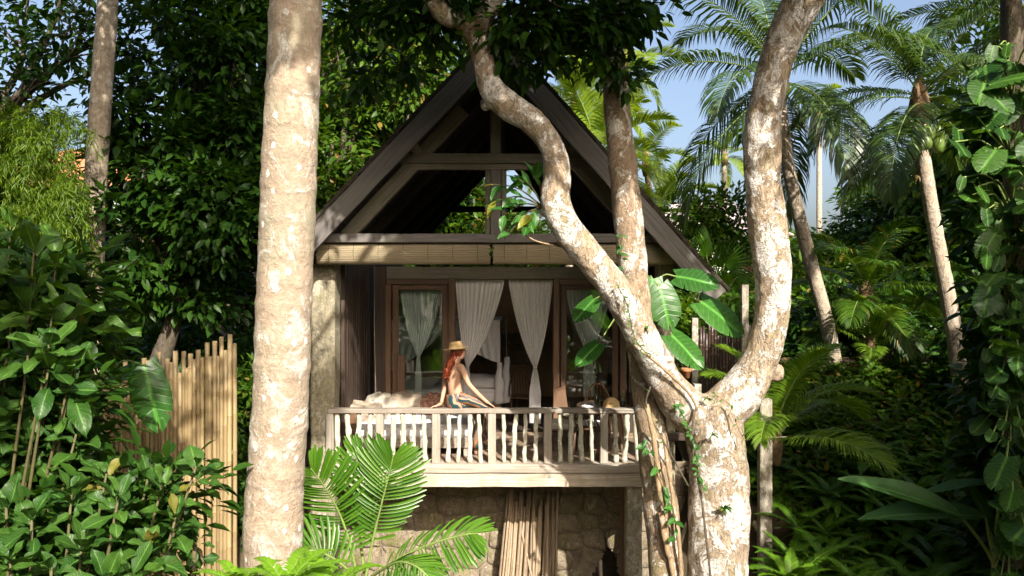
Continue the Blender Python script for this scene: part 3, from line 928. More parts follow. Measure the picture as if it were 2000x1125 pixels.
# ------------------------------------------------------------------ bed with net inside
bed = thing('canopy_bed', "white canopy bed seen through the open doorway", 'bed', (-1.2, 14.2, FZ))
hb('bed_base', M['wood_brown'], (-2.3, -.2, 13.3, 15.3, FZ+.02, FZ+.28), parent=bed)
hb('mattress', M['sheet'], (-2.26, -.24, 13.32, 15.26, FZ+.285, FZ+.55), parent=bed, ch=.06, jit=.01)
for x in (-2.25, -.25):
    for y in (13.4, 15.2): hb('bed_post', M['wood_brown'], (x-.03, x+.03, y-.03, y+.03, FZ+.55, 4.33), parent=bed)
hb('canopy_rail', M['wood_brown'], (-2.25, -.25, 13.37, 13.43, 4.335, 4.38), (-2.25, -.25, 15.17, 15.23, 4.335, 4.38), parent=bed)
def pillow(b, c, s, rz=0.0, rx=0.0, ns=.08, seed=0, e=.45):
    nu, nv = 24, 14; V = []
    Rm = Matrix.Rotation(rz, 3, 'Z') @ Matrix.Rotation(rx, 3, 'X')
    for j in range(nv+1):
        ph = -math.pi/2 + math.pi*j/nv
        for i in range(nu):
            th = 2*math.pi*i/nu
            f = lambda v, p: math.copysign(abs(v)**p, v)
            x = f(math.cos(ph), .8)*f(math.cos(th), e); y = f(math.cos(ph), .8)*f(math.sin(th), e); z = f(math.sin(ph), 1.0)
            k = 1 + ns*mnoise.noise((x*1.8+seed, y*1.8, z*1.8))
            v = Rm @ Vector((x*s[0]*k, y*s[1]*k, z*s[2]*(k+ns*2*mnoise.noise((x*3, y*3, seed)))))
            V.append((c[0]+v.x, c[1]+v.y, c[2]+v.z))
    Fc = [(j*nu+i, j*nu+(i+1) % nu, (j+1)*nu+(i+1) % nu, (j+1)*nu+i) for j in range(nv) for i in range(nu)]
    b.add(V, Fc); return b
def cushion(label, c, s, m, rz=0, rx=0, ns=.08, name='cushion', cat='cushion'):
    b = MB(); pillow(b, c, s, rz, rx, ns, random.random()*9, .32); return tag(obj(name, b, m, None, True), label, cat)
cushion("plump white duvet lying on the canopy bed", (-.75, 14.0, FZ+.62), (.55, .6, .14), M['sheet'], 0, 0, .15, 'duvet', 'bedding')
# net: flat top valance and side drapes pulled to the posts
net = thing('mosquito_net', "white mosquito net gathered at the posts of the canopy bed", 'mosquito net', (-1.25, 14.2, 3.0))
def drape(xa, xb, y, za, ztie, flip):
    nu, nv = 50, 24; V = []
    for j in range(nv):
        t = j/(nv-1)
        for i in range(nu):
            u = i/(nu-1)                         # u=0 is the post side
            zlow = ztie + (za-.42-ztie)*u**1.25
            z = za + (zlow-za)*t
            pull = (t**1.6)*.62
            x = xa + (xb-xa)*u*(1-pull*.35)
            V.append((x, y + .02*math.sin(u*40+t*3)*(.4+t), z))
    Fc = [(j*nu+i, j*nu+i+1, (j+1)*nu+i+1, (j+1)*nu+i) for j in range(nv-1) for i in range(nu-1)]
    b = MB(); b.add(V, Fc); obj('drape', b, M['net'], net, True)
drape(-.22, -1.25, 13.33, 4.40, 3.60, 1)
drape(-2.28, -1.25, 13.34, 4.40, 3.45, -1)
b = MB(); b.add([(-2.3, 13.32, 4.40), (-.2, 13.32, 4.40), (-.2, 15.3, 4.40), (-2.3, 15.3, 4.40)], [(0, 1, 2, 3)]); obj('net_top', b, M['net'], net)
for x, z in ((-.24, 3.6), (-.10, 3.7)):
    b = MB(); n = 14
    tube(b, [(x+.012*math.sin(i), 13.36 + (x+.24), z - (z-FZ-.3)*i/(n-1)) for i in range(n)], [.045+.05*(i/(n-1))**.7 for i in range(n)], 18, nz=.3, nf=9); obj('tied_tail', b, M['net'], net, True)
b = MB(); V = [(-.12, 13.4, 4.40), (-.12, 15.2, 4.40), (-.10, 15.0, 3.0), (-.08, 13.5, 3.4)]; b.add(V, [(0, 1, 2, 3)]); obj('side_drape', b, M['net'], net)

# ------------------------------------------------------------------ veranda furniture
db = thing('daybed', "low wooden daybed with white mattress behind the left half of the railing", 'daybed', (-1.5, 11.1, FZ))
hb('bed_frame', M['wood_rail'], (-2.25, -.56, 10.42, 11.98, FZ+.12, FZ+.26), parent=db)
hb('mattress', M['mattress'], (-2.22, -.60, 10.40, 11.95, FZ+.265, FZ+.46), parent=db, ch=.045, jit=.006)
for x in (-2.15, -.66):
    for y in (10.5, 11.88): hb('leg', M['wood_rail'], (x-.05, x+.05, y-.05, y+.05, FZ+.002, FZ+.118), parent=db)
hb('side_board', M['wood_brown'], (-2.40, -2.28, 10.5, 11.95, FZ+.1, FZ+.62), parent=db)
cushion("long tan bolster cushion heaped on the daybed", P(795, 783, 11.45)+np.array([0, 0, -.06]), (.30, .22, .21), M['throw'], .1, -.3, .14)
cushion("pale cream cushion slumped at the left end of the daybed", P(742, 787, 11.35)+np.array([0, 0, -.08]), (.24, .26, .23), M['cream'], .5, -.35, .25)
cushion("patterned red brown cushion beside the woman's hand", P(846, 785, 11.3)+np.array([0, 0, -.08]), (.19, .13, .22), M['throw_red'], -.1, -.2, .07)
cushion("grey tan throw blanket sloping up against the dark board wall", P(700, 800, 11.0)+np.array([0, 0, -.05]), (.42, .34, .15), M['throw'], .2, .15, .3, 'throw_blanket', 'blanket')
cushion("folded maroon blanket on the mattress beneath the woman", P(882, 838, 10.75), (.22, .2, .05), M['throw_red'], 0, 0, .1, 'folded_blanket', 'blanket')
cushion("crumpled white sheet on the daybed mattress", P(815, 832, 10.7)+np.array([0, .1, 0]), (.32, .22, .07), M['mattress'], .1, 0, .3, 'sheet', 'bedding')

tb = thing('round_table', "round wooden table at the right end of the veranda", 'table', (1.45, 10.95, FZ))
b = MB(); lathe(b, (1.45, 10.95, 3.175), [(.44, 0), (.46, .01), (.46, .038), (.44, .045)], 36); obj('table_top', b, M['wood_brown'], tb)
for a in (.6, 2.2, 3.7, 5.3):
    b = MB(); beam(b, (1.45+.36*math.cos(a), 10.95+.36*math.sin(a), FZ), (1.45+.24*math.cos(a), 10.95+.24*math.sin(a), 3.17), .05, .05); obj('leg', b, M['wood_brown'], tb)
TZ = 3.221
c = P(1165, 797, 10.72); c[2] = TZ
b = MB(); lathe(b, c, [(.034, 0), (.036, .02), (.036, .13), (.014, .18), (.013, .23), (.016, .235), (.016, .245)], 16)
tag(obj('green_bottle', b, M['bottle_green'], None, True), "green glass bottle standing on the veranda table", 'bottle')
c = P(1216, 797, 10.78); c[2] = TZ
b = MB(); lathe(b, c, [(.036, 0), (.04, .02), (.04, .12), (.016, .17), (.014, .225), (.018, .235)], 16)
tag(obj('clear_bottle', b, M['bottle_clear'], None, True), "clear glass bottle standing right of the domed basket", 'bottle')
c = P(1176, 797, 10.78); c[2] = TZ
b = MB(); lathe(b, c, [(.022, 0), (.028, .07), (.026, .07), (.02, .006)], 12); tag(obj('drinking_glass', b, M['bottle_clear'], None, True), "small drinking glass between the green bottle and the basket", 'glass')
c = P(1194, 797, 10.70); c[2] = TZ
t = thing('food_cover', "woven straw dome cover glowing on the veranda table", 'basket', c)
b = MB()
for i in range(9):
    a = i/9*math.pi/2; r = .115*math.cos(a)+.004; z = .012 + .125*math.sin(a)
    tube(b, [(c[0]+r*math.cos(q), c[1]+r*math.sin(q), c[2]+z) for q in np.linspace(0, 2*math.pi, 22)], .0115, 6)
obj('woven_dome', b, M['straw'], t, True)
b = MB(); lathe(b, c, [(.11, .0), (.10, .05), (.05, .115), (.01, .125)], 16); obj('lining', b, M['straw'], t, True)
cushion("crumpled white napkin left of the green bottle", P(1147, 796, 10.75)+np.array([0, 0, -.005]), (.085, .06, .035), M['mattress'], .2, 0, .35, 'napkin', 'napkin')

def chair(label, x, y, rz, m, seat_m, back='arch', hgt=.82, group='chairs around the veranda table'):
    t = thing('chair', label, 'chair', (x, y, FZ+.004), group)
    R = Matrix.Rotation(rz, 3, 'Z')
    def w(a, c, z): v = R @ Vector((a, c, 0)); return np.array([x+v.x, y+v.y, FZ+.004+z])
    b = MB(); n = 20
    V = [w(.22*math.copysign(abs(math.cos(q))**.6, math.cos(q)), .21*math.copysign(abs(math.sin(q))**.6, math.sin(q)), z) for z in (.40, .435) for q in np.linspace(0, 2*math.pi, n, endpoint=False)]
    b.add(V, [tuple(range(n-1, -1, -1)), tuple(range(n, 2*n))] + [(i, (i+1) % n, n+(i+1) % n, n+i) for i in range(n)]); obj('seat', b, m, t)
    if seat_m:
        b = MB(); v = w(0, 0, .465); pillow(b, v, (.20, .19, .03), rz, 0, .05); obj('seat_cushion', b, seat_m, t, True)
    for sx in (-1, 1):
        for sy in (-1, 1):
            b = MB(); tube(b, [w(sx*.21, sy*.20, 0), w(sx*.18, sy*.17, .41)], .018, 8); obj('leg', b, m, t, True)
    b = MB()
    if back == 'arch':
        tube(b, [w(.22*math.cos(q), .19+.06*math.sin(q), .43+(hgt-.43)*math.sin(q)) for q in np.linspace(0, math.pi, 16)], .016, 8)
        for k in range(-3, 4):
            tube(b, [w(k*.055, .19, .43), w(k*.055, .235, .43+(hgt-.45)*math.sqrt(max(.1, 1-(k*.055/.22)**2)))], .007, 6)
    else:
        for k in range(-3, 4): beam(b, w(k*.06, .19, .43), w(k*.06, .25, hgt), .045, .014)
        beam(b, w(-.21, .25, hgt), w(.21, .25, hgt), .03, .06)
    obj('backrest', b, m, t)
chair("arched rattan chair on the far side of the veranda table", 1.42, 11.62, 0.05, M['rattan'], None, 'arch', .86)
chair("slatted wooden chair left of the veranda table", 1.00, 11.25, 1.2, M['wood_brown'], M['cream'], 'slat', .84)
chair("wooden chair with white seat pad on the near side of the veranda table", 1.18, 10.52, 2.5, M['wood_brown'], M['mattress'], 'arch', .66)
chair("dark rattan armchair inside the open doorway", .22, 13.4, 2.8, M['rattan_dark'], None, 'arch', .95, 'chairs around the veranda table')
bn = thing('bench', "low grey cushioned bench behind the right half of the railing", 'bench', (.85, 11.0, FZ))
hb('seat_pad', M['cream'], (.55, 1.0, 10.75, 11.2, FZ+.30, FZ+.42), parent=bn, ch=.04)
hb('bench_frame', M['wood_dark'], (.55, 1.0, 10.75, 11.2, FZ+.22, FZ+.295), parent=bn)
for x in (.6, .95):
    for y in (10.8, 11.15): hb('leg', M['wood_dark'], (x-.025, x+.025, y-.025, y+.025, FZ+.002, FZ+.218), parent=bn)
cushion("black cushion propped at the right end of the table", P(1237, 782, 11.0), (.1, .07, .13), M['wood_dark'], .2, .3)

# ------------------------------------------------------------------ the woman on the handrail
def skin_mesh(V, E, R, name, sub=2, root=0):
    me = bpy.data.meshes.new(name)
    me.from_pydata([tuple(v) for v in V], E, [])
    o = bpy.data.objects.new(name, me); COL.objects.link(o)
    o.modifiers.new("skin", 'SKIN')
    sv = me.skin_vertices[0].data
    for i, r in enumerate(R): sv[i].radius = r if not np.isscalar(r) else (r, r)
    for i in range(len(R)): sv[i].use_root = (i == root)
    s_ = o.modifiers.new("sub", 'SUBSURF'); s_.levels = sub; s_.render_levels = sub
    dg = bpy.context.evaluated_depsgraph_get(); dg.update()
    m2 = bpy.data.meshes.new_from_object(o.evaluated_get(dg))
    bpy.data.objects.remove(o); bpy.data.meshes.remove(me)
    m2.materials.clear()
    m2.polygons.foreach_set("use_smooth", [True]*len(m2.polygons))
    return m2
def woman():
    t = thing('person', "red haired woman in straw hat and striped wrap, bare back turned, sitting on the handrail", 'person', P(892, 800, 10.1))
    V = []; E = []; R = []
    def add(p, r, par=None):
        V.append(np.array(p, float)); R.append(r)
        if par is not None: E.append((par, len(V)-1))
        return len(V)-1
    pel = add(P(892, 783, 10.12), (.105, .125))
    wst = add(P(888, 757, 10.12), (.088, .10), pel)
    rib = add(P(887, 737, 10.12), (.10, .115), wst)
    chs = add(P(888, 721, 10.12), (.098, .12), rib)
    nkb = add(P(891, 709, 10.12), (.055, .06), chs)
    nk = add(P(894, 701, 10.11), .044, nkb)
    hd0 = add(P(896, 693, 10.10), .05, nk)
    hd = add(P(896, 686, 10.10), .05, hd0)
    def limb(par, chain):
        for p, r in chain: par = add(p, r, par)
        return par
    def hand(par, base, d, sd, up):
        d, sd, up = unit(d), unit(sd), unit(up)
        pm = add(base + d*.04, (.030, .017), par)
        for k, (o_, l) in enumerate(((-.028, .055), (-.010, .070), (.009, .072), (.027, .060))):
            a = add(base+d*.08+sd*o_, .0095, pm); c_ = add(base+d*(.08+l*.5)+sd*o_*1.15+up*.004, .0085, a); add(base+d*(.08+l)+sd*o_*1.25-up*.012, .007, c_)
        a = add(base+d*.035+sd*.034, .010, pm); add(base+d*.075+sd*.055-up*.006, .008, a)
    rs = limb(chs, [(P(902, 717, 10.00), .052), (P(907, 731, 9.97), .044), (P(915, 750, 9.96), .036), (P(932, 768, 9.97), .034), (P(949, 784, 10.0), .025)])
    hand(rs, P(949, 784, 10.0), P(963, 793, 10.03)-P(949, 784, 10.0), (0.3, -1, 0), (0, 0, 1))
    ls = limb(chs, [(P(876, 718, 10.22), .05), (P(870, 734, 10.24), .042), (P(868, 757, 10.22), .034), (P(865, 772, 10.16), .031), (P(862, 788, 10.10), .024)])
    hand(ls, P(861, 790, 10.09), np.array([-1, -.25, -.25]), (-.2, -1, 0), (0, 0, 1))
    for hp, kn, sh, an, toe in ((P(899, 788, 10.08), P(938, 799, 10.40), P(936, 835, 10.45), P(929, 884, 10.50), np.array([.06, .16, -.05])),
                                (P(888, 788, 10.22), P(928, 798, 10.60), P(938, 830, 10.66), P(947, 862, 10.75), np.array([.15, .1, -.05]))):
        k = limb(pel, [(hp, .088), ((hp+kn)/2, .075), (kn, .056), (sh, .048), (an, .034)])
        f = limb(k, [(an+toe*.45+np.array([0, 0, -.02]), .034), (an+toe, .026)])
    body = skin_mesh(V, E, R, 'body', 2)
    o = obj('body', body, M['skin'], t, True)
    # head
    c = P(896, 687, 10.10); fd = unit((.92, .30, .06)); sd = np.array([-fd[1], fd[0], 0]); up = np.array([0, 0, 1.0])
    sd = unit(np.cross(up, fd)); up = np.cross(fd, sd)
    nu, nv = 28, 20; Vh = []
    for j in range(nv+1):
        ph = -math.pi/2+math.pi*j/nv
        for i in range(nu):
            th = 2*math.pi*i/nu
            a, b_, z = math.cos(ph)*math.cos(th), math.cos(ph)*math.sin(th), math.sin(ph)
            x = a*.092; y = b_*.074*(1-.18*max(0, -z)); zz = z*.115
            if z < 0: x += .016*max(0, a)*(-z)
            fr = max(0, a)
            nose = math.exp(-((z+.12)/.20)**2 - (b_/.17)**2)*fr
            x += .024*nose
            x += .008*math.exp(-((z+.52)/.09)**2 - (b_/.3)**2)*fr + .012*math.exp(-((z+.86)/.12)**2 - (b_/.4)**2)*max(0, a+.3)
            x -= .008*math.exp(-((z-.12)/.12)**2 - ((abs(b_)-.38)/.18)**2)*fr
            Vh.append(c + fd*x + sd*y + up*zz)
    b = MB(); b.add(Vh, [(j*nu+i, j*nu+(i+1) % nu, (j+1)*nu+(i+1) % nu, (j+1)*nu+i) for j in range(nv) for i in range(nu)])
    hd = obj('head', b, M['skin'], t, True)
    for s_ in (-1, 1):
        b = MB(); pillow(b, c+fd*.082+sd*.030*s_+up*.012, (.007, .007, .007), 0, 0, 0, 0, 1.0); obj('eye', b, M['wood_dark'], hd, True)
        b = MB(); pillow(b, c-fd*.005+sd*.074*s_, (.016, .008, .028), 0.3, 0, 0, 0, 1.0); obj('ear', b, M['skin'], hd, True)
    b = MB(); pillow(b, c+fd*.093-up*.060, (.007, .022, .006), .3, 0, 0, 0, 1.0); obj('mouth', b, M['throw_red'], hd, True)
    # hair: skull cap and many hanging locks
    b = MB()
    pillow(b, c-fd*.018+up*.018, (.095, .088, .10), .3, 0, .08, 2.0, 1.0)
    for k in range(26):
        u = k/25; a = random.uniform(-1, 1)
        s0 = c - fd*(.05+.03*random.random()) + sd*a*.06 + up*random.uniform(-.02, .05)
        s1 = P(880+random.uniform(-5, 6), 708+random.uniform(-4, 5), 10.05+random.uniform(-.06, .05))
        s2 = P(874+random.uniform(-6, 7), 726+random.uniform(-4, 4), 10.05+random.uniform(-.06, .05))
        s3 = P(871+random.uniform(-9, 8), 742+random.uniform(-9, 6), 10.06+random.uniform(-.05, .05))
        path = spline([s0, s1, s2, s3], 12)
        path[:, 0] += .008*np.sin(np.arange(12)*1.3+k)
        tube(b, path, np.interp(np.arange(12), [0, 4, 9, 11], [.014, .018, .013, .003]), 6)
    obj('hair', b, M['hair'], t, True)
    # hat
    b = MB(); R3 = Matrix.Rotation(-.10, 3, 'X') @ Matrix.Rotation(-.16, 3, 'Y')
    hc = P(891, 681, 10.09)
    prof = [(.085, -.002), (.15, -.012), (.185, -.004), (.186, .002), (.15, -.004), (.102, .010), (.100, .045), (.090, .082), (.062, .103), (.02, .106)]
    V2 = []; n = 28
    for r, z in prof:
        for j in range(n):
            a = 2*math.pi*j/n
            wv = .014*math.sin(a*2+.6)*(r > .12)
            v = R3 @ Vector((r*math.cos(a), r*math.sin(a), z+wv)); V2.append((hc[0]+v.x, hc[1]+v.y, hc[2]+v.z))
    b.add(V2, [(i*n+j, i*n+(j+1) % n, (i+1)*n+(j+1) % n, (i+1)*n+j) for i in range(len(prof)-1) for j in range(n)] + [tuple((len(prof)-1)*n+j for j in range(n))])
    obj('sun_hat', b, M['straw'], t, True)
    # striped wrap trousers
    b = MB()
    def cloth(pts, n=22, sides=20, nzz=.12):
        q = spline(pts, n); tube(b, q[:, :3], q[:, 3], sides, nz=nzz, nf=8, cap=True)
    w4 = lambda p, r: np.append(p, r)
    cloth([w4(P(888, 768, 10.12), .118), w4(P(891, 782, 10.12), .140), w4(P(896, 792, 10.12), .13), w4(P(900, 797, 10.13), .08)])
    cloth([w4(P(893, 785, 10.10), .125), w4(P(915, 789, 10.22), .112), w4(P(938, 797, 10.38), .098), w4(P(941, 815, 10.44), .085), w4(P(936, 840, 10.47), .080), w4(P(931, 872, 10.50), .090)])
    cloth([w4(P(890, 785, 10.22), .12), w4(P(908, 789, 10.38), .105), w4(P(928, 797, 10.58), .095), w4(P(938, 820, 10.66), .08), w4(P(945, 856, 10.74), .085)])
    cloth([w4(P(897, 776, 10.05), .075), w4(P(920, 782, 10.04), .07), w4(P(945, 792, 10.06), .05), w4(P(964, 797, 10.08), .018)], 18, 16, .25)
    obj('striped_wrap', b, M['skirt'], t, True)
    b = MB(); p = P(863, 786, 10.11); tube(b, [p+np.array([.03*math.cos(a), .03*math.sin(a), .008*math.cos(a)]) for a in np.linspace(0, 2*math.pi, 14)], .006, 6); obj('bangle', b, M['gold'], t)
woman()
# ------------------------------------------------------------------ foliage tools
def tmpl(kind):
    if kind == 'leaf':      # folded pointed leaf, 6 triangles
        V = [(0, 0, 0), (-.21, .28, .05), (-.19, .62, .02), (0, 1, -.14), (.19, .62, .02), (.21, .28, .05), (0, .30, -.01), (0, .64, -.05)]
        T = [(0, 6, 1), (1, 6, 7), (1, 7, 2), (2, 7, 3), (0, 5, 6), (5, 7, 6), (5, 4, 7), (4, 3, 7)]
    elif kind == 'diamond':
        V = [(0, 0, 0), (-.24, .48, .05), (0, 1, -.1), (.24, .48, .05)]
        T = [(0, 2, 1), (0, 3, 2)]
    else:                   # strip
        V = [(0, 0, 0), (-.055, .4, .01), (0, 1, -.22), (.055, .4, .01)]
        T = [(0, 2, 1), (0, 3, 2)]
    return np.array(V, float), np.array(T, int)

def leaf_arrays(pos, d, n, size, kind='leaf'):
    V0, T0 = tmpl(kind)
    d = unit(d); x = unit(np.cross(d, n)); z = np.cross(x, d)
    k = len(V0); N = len(pos)
    s = np.broadcast_to(np.asarray(size, float), (N,))[:, None, None]
    V = pos[:, None, :] + s*(V0[None, :, 0:1]*x[:, None, :] + V0[None, :, 1:2]*d[:, None, :] + V0[None, :, 2:3]*z[:, None, :])
    T = T0[None] + (np.arange(N)*k)[:, None, None]
    return V.reshape(-1, 3), T.reshape(-1, 3)

def rdir(n):
    v = RNG.normal(size=(n, 3)); return unit(v)

def clusters(lobes, per, hollow=.55, gap=.0, nfreq=1.3, seed=0):
    """cluster centres spread through uneven lobes; returns centres and outward dirs"""
    C = []; D = []
    for (c, r, k) in lobes:
        c = np.array(c, float); r = np.broadcast_to(np.asarray(r, float), (3,))
        m = int(per*k); got = 0; tries = 0
        while got < m and tries < m*6:
            tries += 1
            d = rdir(1)[0]
            q = mnoise.noise((d[0]*nfreq+seed+c[0], d[1]*nfreq+c[1], d[2]*nfreq+c[2]))
            rad = (hollow + (1-hollow)*RNG.random()**.6)*(1+.38*q)
            p = c + d*r*rad
            if gap and mnoise.noise((p[0]*.9+seed, p[1]*.9, p[2]*.9)) < -0.5+gap: continue
            C.append(p); D.append(d); got += 1
    return np.array(C), np.array(D)

def crown_mesh(name, lobes, per, nleaf, size, kind='leaf', spread=.32, hollow=.55, gap=0.0, droop=.25, seed=0, flat=1.0, ret=False):
    C, D = clusters(lobes, per, hollow, gap, seed=seed)
    N = len(C)*nleaf
    ci = np.repeat(np.arange(len(C)), nleaf)
    off = rdir(N)*(RNG.random((N, 1))**.5)*spread
    off[:, 2] *= .75
    pos = C[ci] + off
    d = unit(off)*.8 + D[ci]*.55 + rdir(N)*.55 + np.array([0, 0, -droop])
    n = np.array([0, 0, 1.0])*flat + rdir(N)*.65 + D[ci]*.35
    sz = size*(.65+.6*RNG.random(N))
    V, T = leaf_arrays(pos, d, n, sz, kind)
    me = tri_mesh(name, V, T)
    return (me, C) if ret else me

def limb_tube(b, pts, r0, r1, sides=8, n=12, nzz=.12, seed=0):
    q = spline(pts, n)
    tube(b, q, np.linspace(r0, r1, n), sides, nz=nzz, nf=5, seed=seed)
    return q

def leafy_tree(label, base, top, lobes, per, nleaf, size, lm, bm, r=.16, kind='leaf', group=None, name='leafy_tree', cat='tree', spread=.34, gap=0.0, hollow=.5, droop=.25, seed=0, nlimb=None, mid=None):
    base = np.array(base, float); top = np.array(top, float)
    t = thing(name, label, cat, base, group)
    b = MB(); pts = [base] + ([np.array(mid, float)] if mid is not None else [(base+top)/2+np.array([random.uniform(-.2, .2), random.uniform(-.2, .2), 0])]) + [top]
    limb_tube(b, pts, r*1.15, r*.62, 12, 22, .10, seed)
    obj('trunk', b, bm, t, True)
    me, C = crown_mesh('crown', lobes, per, nleaf, size, kind, spread, hollow, gap, droop, seed, ret=True)
    obj('crown', me, lm, t)
    for (c, rr, k) in lobes[:nlimb]:
        c = np.array(c, float); b = MB()
        st = top + (base-top)*random.uniform(0, .18)
        m = st + (c-st)*.5 + np.array([random.uniform(-.25, .25), random.uniform(-.2, .2), random.uniform(-.1, .3)])
        limb_tube(b, [st, m, c], r*.55, r*.16, 8, 12, .12, seed)
        sel = [q for q in C if np.linalg.norm(q-c) < np.max(rr)*1.3]
        random.shuffle(sel)
        for q in sel[:7]:
            s = m + (c-m)*random.uniform(.1, 1.0)
            limb_tube(b, [s, (s+q)/2+np.array([0, 0, .12]), q], r*.17, r*.05, 5, 7, .1, seed)
        obj('limb', b, bm, t, True)
    return t

# --- palm fronds
def frond_mesh(name, L, pitch, n=58, ll=.75, lw=.05, droop=.45, bend=1.2, vsh=.35, seed=0, start=.14, rr=.022, gaps=.05, prof=None, dirty=.0):
    rnd = random.Random(seed)
    K = 22; pts = [np.zeros(3)]; Ts = []
    for i in range(K):
        s = i/(K-1)
        th = pitch - bend*s**1.6
        T = np.array([math.cos(th), .06*math.sin(seed)*s, math.sin(th)]); Ts.append(T)
        pts.append(pts[-1] + T*L/K)
    pts = np.array(pts)
    b = MB()
    rad = [rr*(1.6 if i == 0 else (1-.9*i/K)) for i in range(K+1)]
    tube(b, pts, rad, 5, cap=False, mi=1)
    V = []; Fc = []
    for i in range(n):
        s = start + (1-start)*(i/(n-1))**.95
        q = s*(K-1); k = int(q); f = q-k
        k2 = min(k+1, K)
        p = pts[k]*(1-f) + pts[k2]*f
        T = unit(pts[min(k+1, K)]-pts[max(k-1, 0)])
        Y = np.array([0, 1.0, 0]); U = np.cross(T, Y)
        lp = prof(s) if prof else (.45+.75*math.sin(math.pi*min(1, (s*.93+.02)))**.8)*(1 if s < .85 else 1-(s-.85)*2.2)
        for sd in (-1, 1):
            if rnd.random() < gaps: continue
            l = ll*lp*rnd.uniform(.88, 1.08)
            d0 = unit(Y*sd*(1-.45*s) + T*(.30+.75*s*s+rnd.uniform(-.06, .06)) + U*(vsh+rnd.uniform(-.08, .08)))
            d1 = unit(d0 + np.array([0, 0, -droop*rnd.uniform(.7, 1.3)]))
            d2 = unit(d1 + np.array([0, 0, -droop*rnd.uniform(.9, 1.7)]))
            p1 = p + d0*l*.36; p2 = p1 + d1*l*.34; p3 = p2 + d2*l*.30
            w = unit(T - d0*np.dot(T, d0)) ; h = lw*.5*rnd.uniform(.85, 1.1)
            c = len(V)
            V += [p-w*h*.45, p+w*h*.45, p1-w*h, p1+w*h, p2-w*h*.75, p2+w*h*.75, p3]
            Fc += [(c, c+1, c+3, c+2), (c+2, c+3, c+5, c+4), (c+4, c+5, c+6)]
    b.add(V, Fc)
    return b.mesh(name)

FR = {}
def fronds(key, L, ll, lw, n, droop, bend, lm, vsh=.3, pitches=(1.25, .95, .65, .35, .05, -.3, -.65), gaps=.05, **k):
    FR[key] = []
    for i, p in enumerate(pitches):
        for v in range(2):
            me = frond_mesh('frond', L*(.85+.15*math.cos(p)), p, n, ll, lw, droop*(1+.5*max(0, -p)), bend*(.75+.35*v), vsh*max(.2, 1-.7*max(0, -p+.3)), seed=i*7+v*3+len(key), gaps=gaps, **k)
            me.materials.append(lm); me.materials.append(M['petiole'])
            FR[key].append((p, me))
fronds('coco', 3.6, .80, .042, 70, .66, 1.2, M['lf_palm'])
fronds('areca', 2.4, .55, .040, 60, .30, 1.25, M['lf_areca'], vsh=.5)
fronds('young', 2.3, .50, .030, 76, .35, 1.3, M['lf_bright'])
fronds('dark', 2.6, .60, .040, 60, .45, 1.2, M['lf_mid'])
fronds('dry', 2.6, .55, .03, 40, 1.4, 1.0, M['lf_palm_dry'], pitches=(-.9, -1.2), gaps=.3)

def palm(label, path, r, key, nfr, sc=1.0, group=None, name='coconut_palm', bm='bark_bgpalm', pr=(1.3, -.75), coconuts=0, dry=2, trunk=True, az0=0.0, cat='palm tree', azs=None, rings=0.03):
    path = np.array(path, float)
    t = thing(name, label, cat, path[0], group)
    top = path[-1]
    if trunk:
        b = MB(); q = spline(path, 60)
        rad = np.linspace(r*1.18, r*.86, 60)
        tube(b, q, rad, 16, nz=.05, nf=4, ring=lambda i: 1+rings*(i % 2), seed=top[0])
        obj('trunk', b, M[bm], t, True)
        b = MB(); tube(b, [top+np.array([0, 0, -.35]), top+np.array([0, 0, -.1]), top+np.array([0, 0, .25]), top+np.array([0, 0, .6])], [r*.95, r*1.5, r*1.0, r*.06], 12, nz=.3, nf=7)
        obj('crownshaft', b, M['husk'], t, True)
    off = worg(t)
    for i in range(nfr):
        u = i/(max(1, nfr-1))
        pt = pr[0] + (pr[1]-pr[0])*u**.9 + random.uniform(-.08, .08)
        me = min((m for m in FR[key]), key=lambda m: abs(m[0]-pt)+random.uniform(0, .12))[1]
        az = az0 + i*2.39996 + random.uniform(-.2, .2) if azs is None else azs[i]
        o = bpy.data.objects.new('frond', me); COL.objects.link(o); o.parent = t
        p = top + np.array([0, 0, .28*(1-u)]) - off
        s = sc*random.uniform(.85, 1.08)
        o.matrix_local = Matrix.Translation(Vector(p)) @ Matrix.Rotation(az, 4, 'Z') @ Matrix.Rotation(random.uniform(-.2, .2), 4, 'X') @ Matrix.Scale(s, 4)
    for i in range(dry):
        me = random.choice(FR['dry'])[1]
        o = bpy.data.objects.new('dry_frond', me); COL.objects.link(o); o.parent = t
        o.matrix_local = Matrix.Translation(Vector(top - off + np.array([0, 0, -.05]))) @ Matrix.Rotation(random.uniform(0, 6.28), 4, 'Z') @ Matrix.Scale(sc*random.uniform(.6, .8), 4)
    for i in range(coconuts):
        a = random.uniform(0, 6.28); z = random.uniform(-.85, -.3)
        b = MB(); c = top + np.array([math.cos(a)*(r+.12+.16*random.random()), -abs(math.sin(a))*(r+.16), z])
        pillow(b, c, (.105, .105, .135), a, .2, .06, i, 1.0); obj('coconut', b, M['coconut'], t, True)
    return t

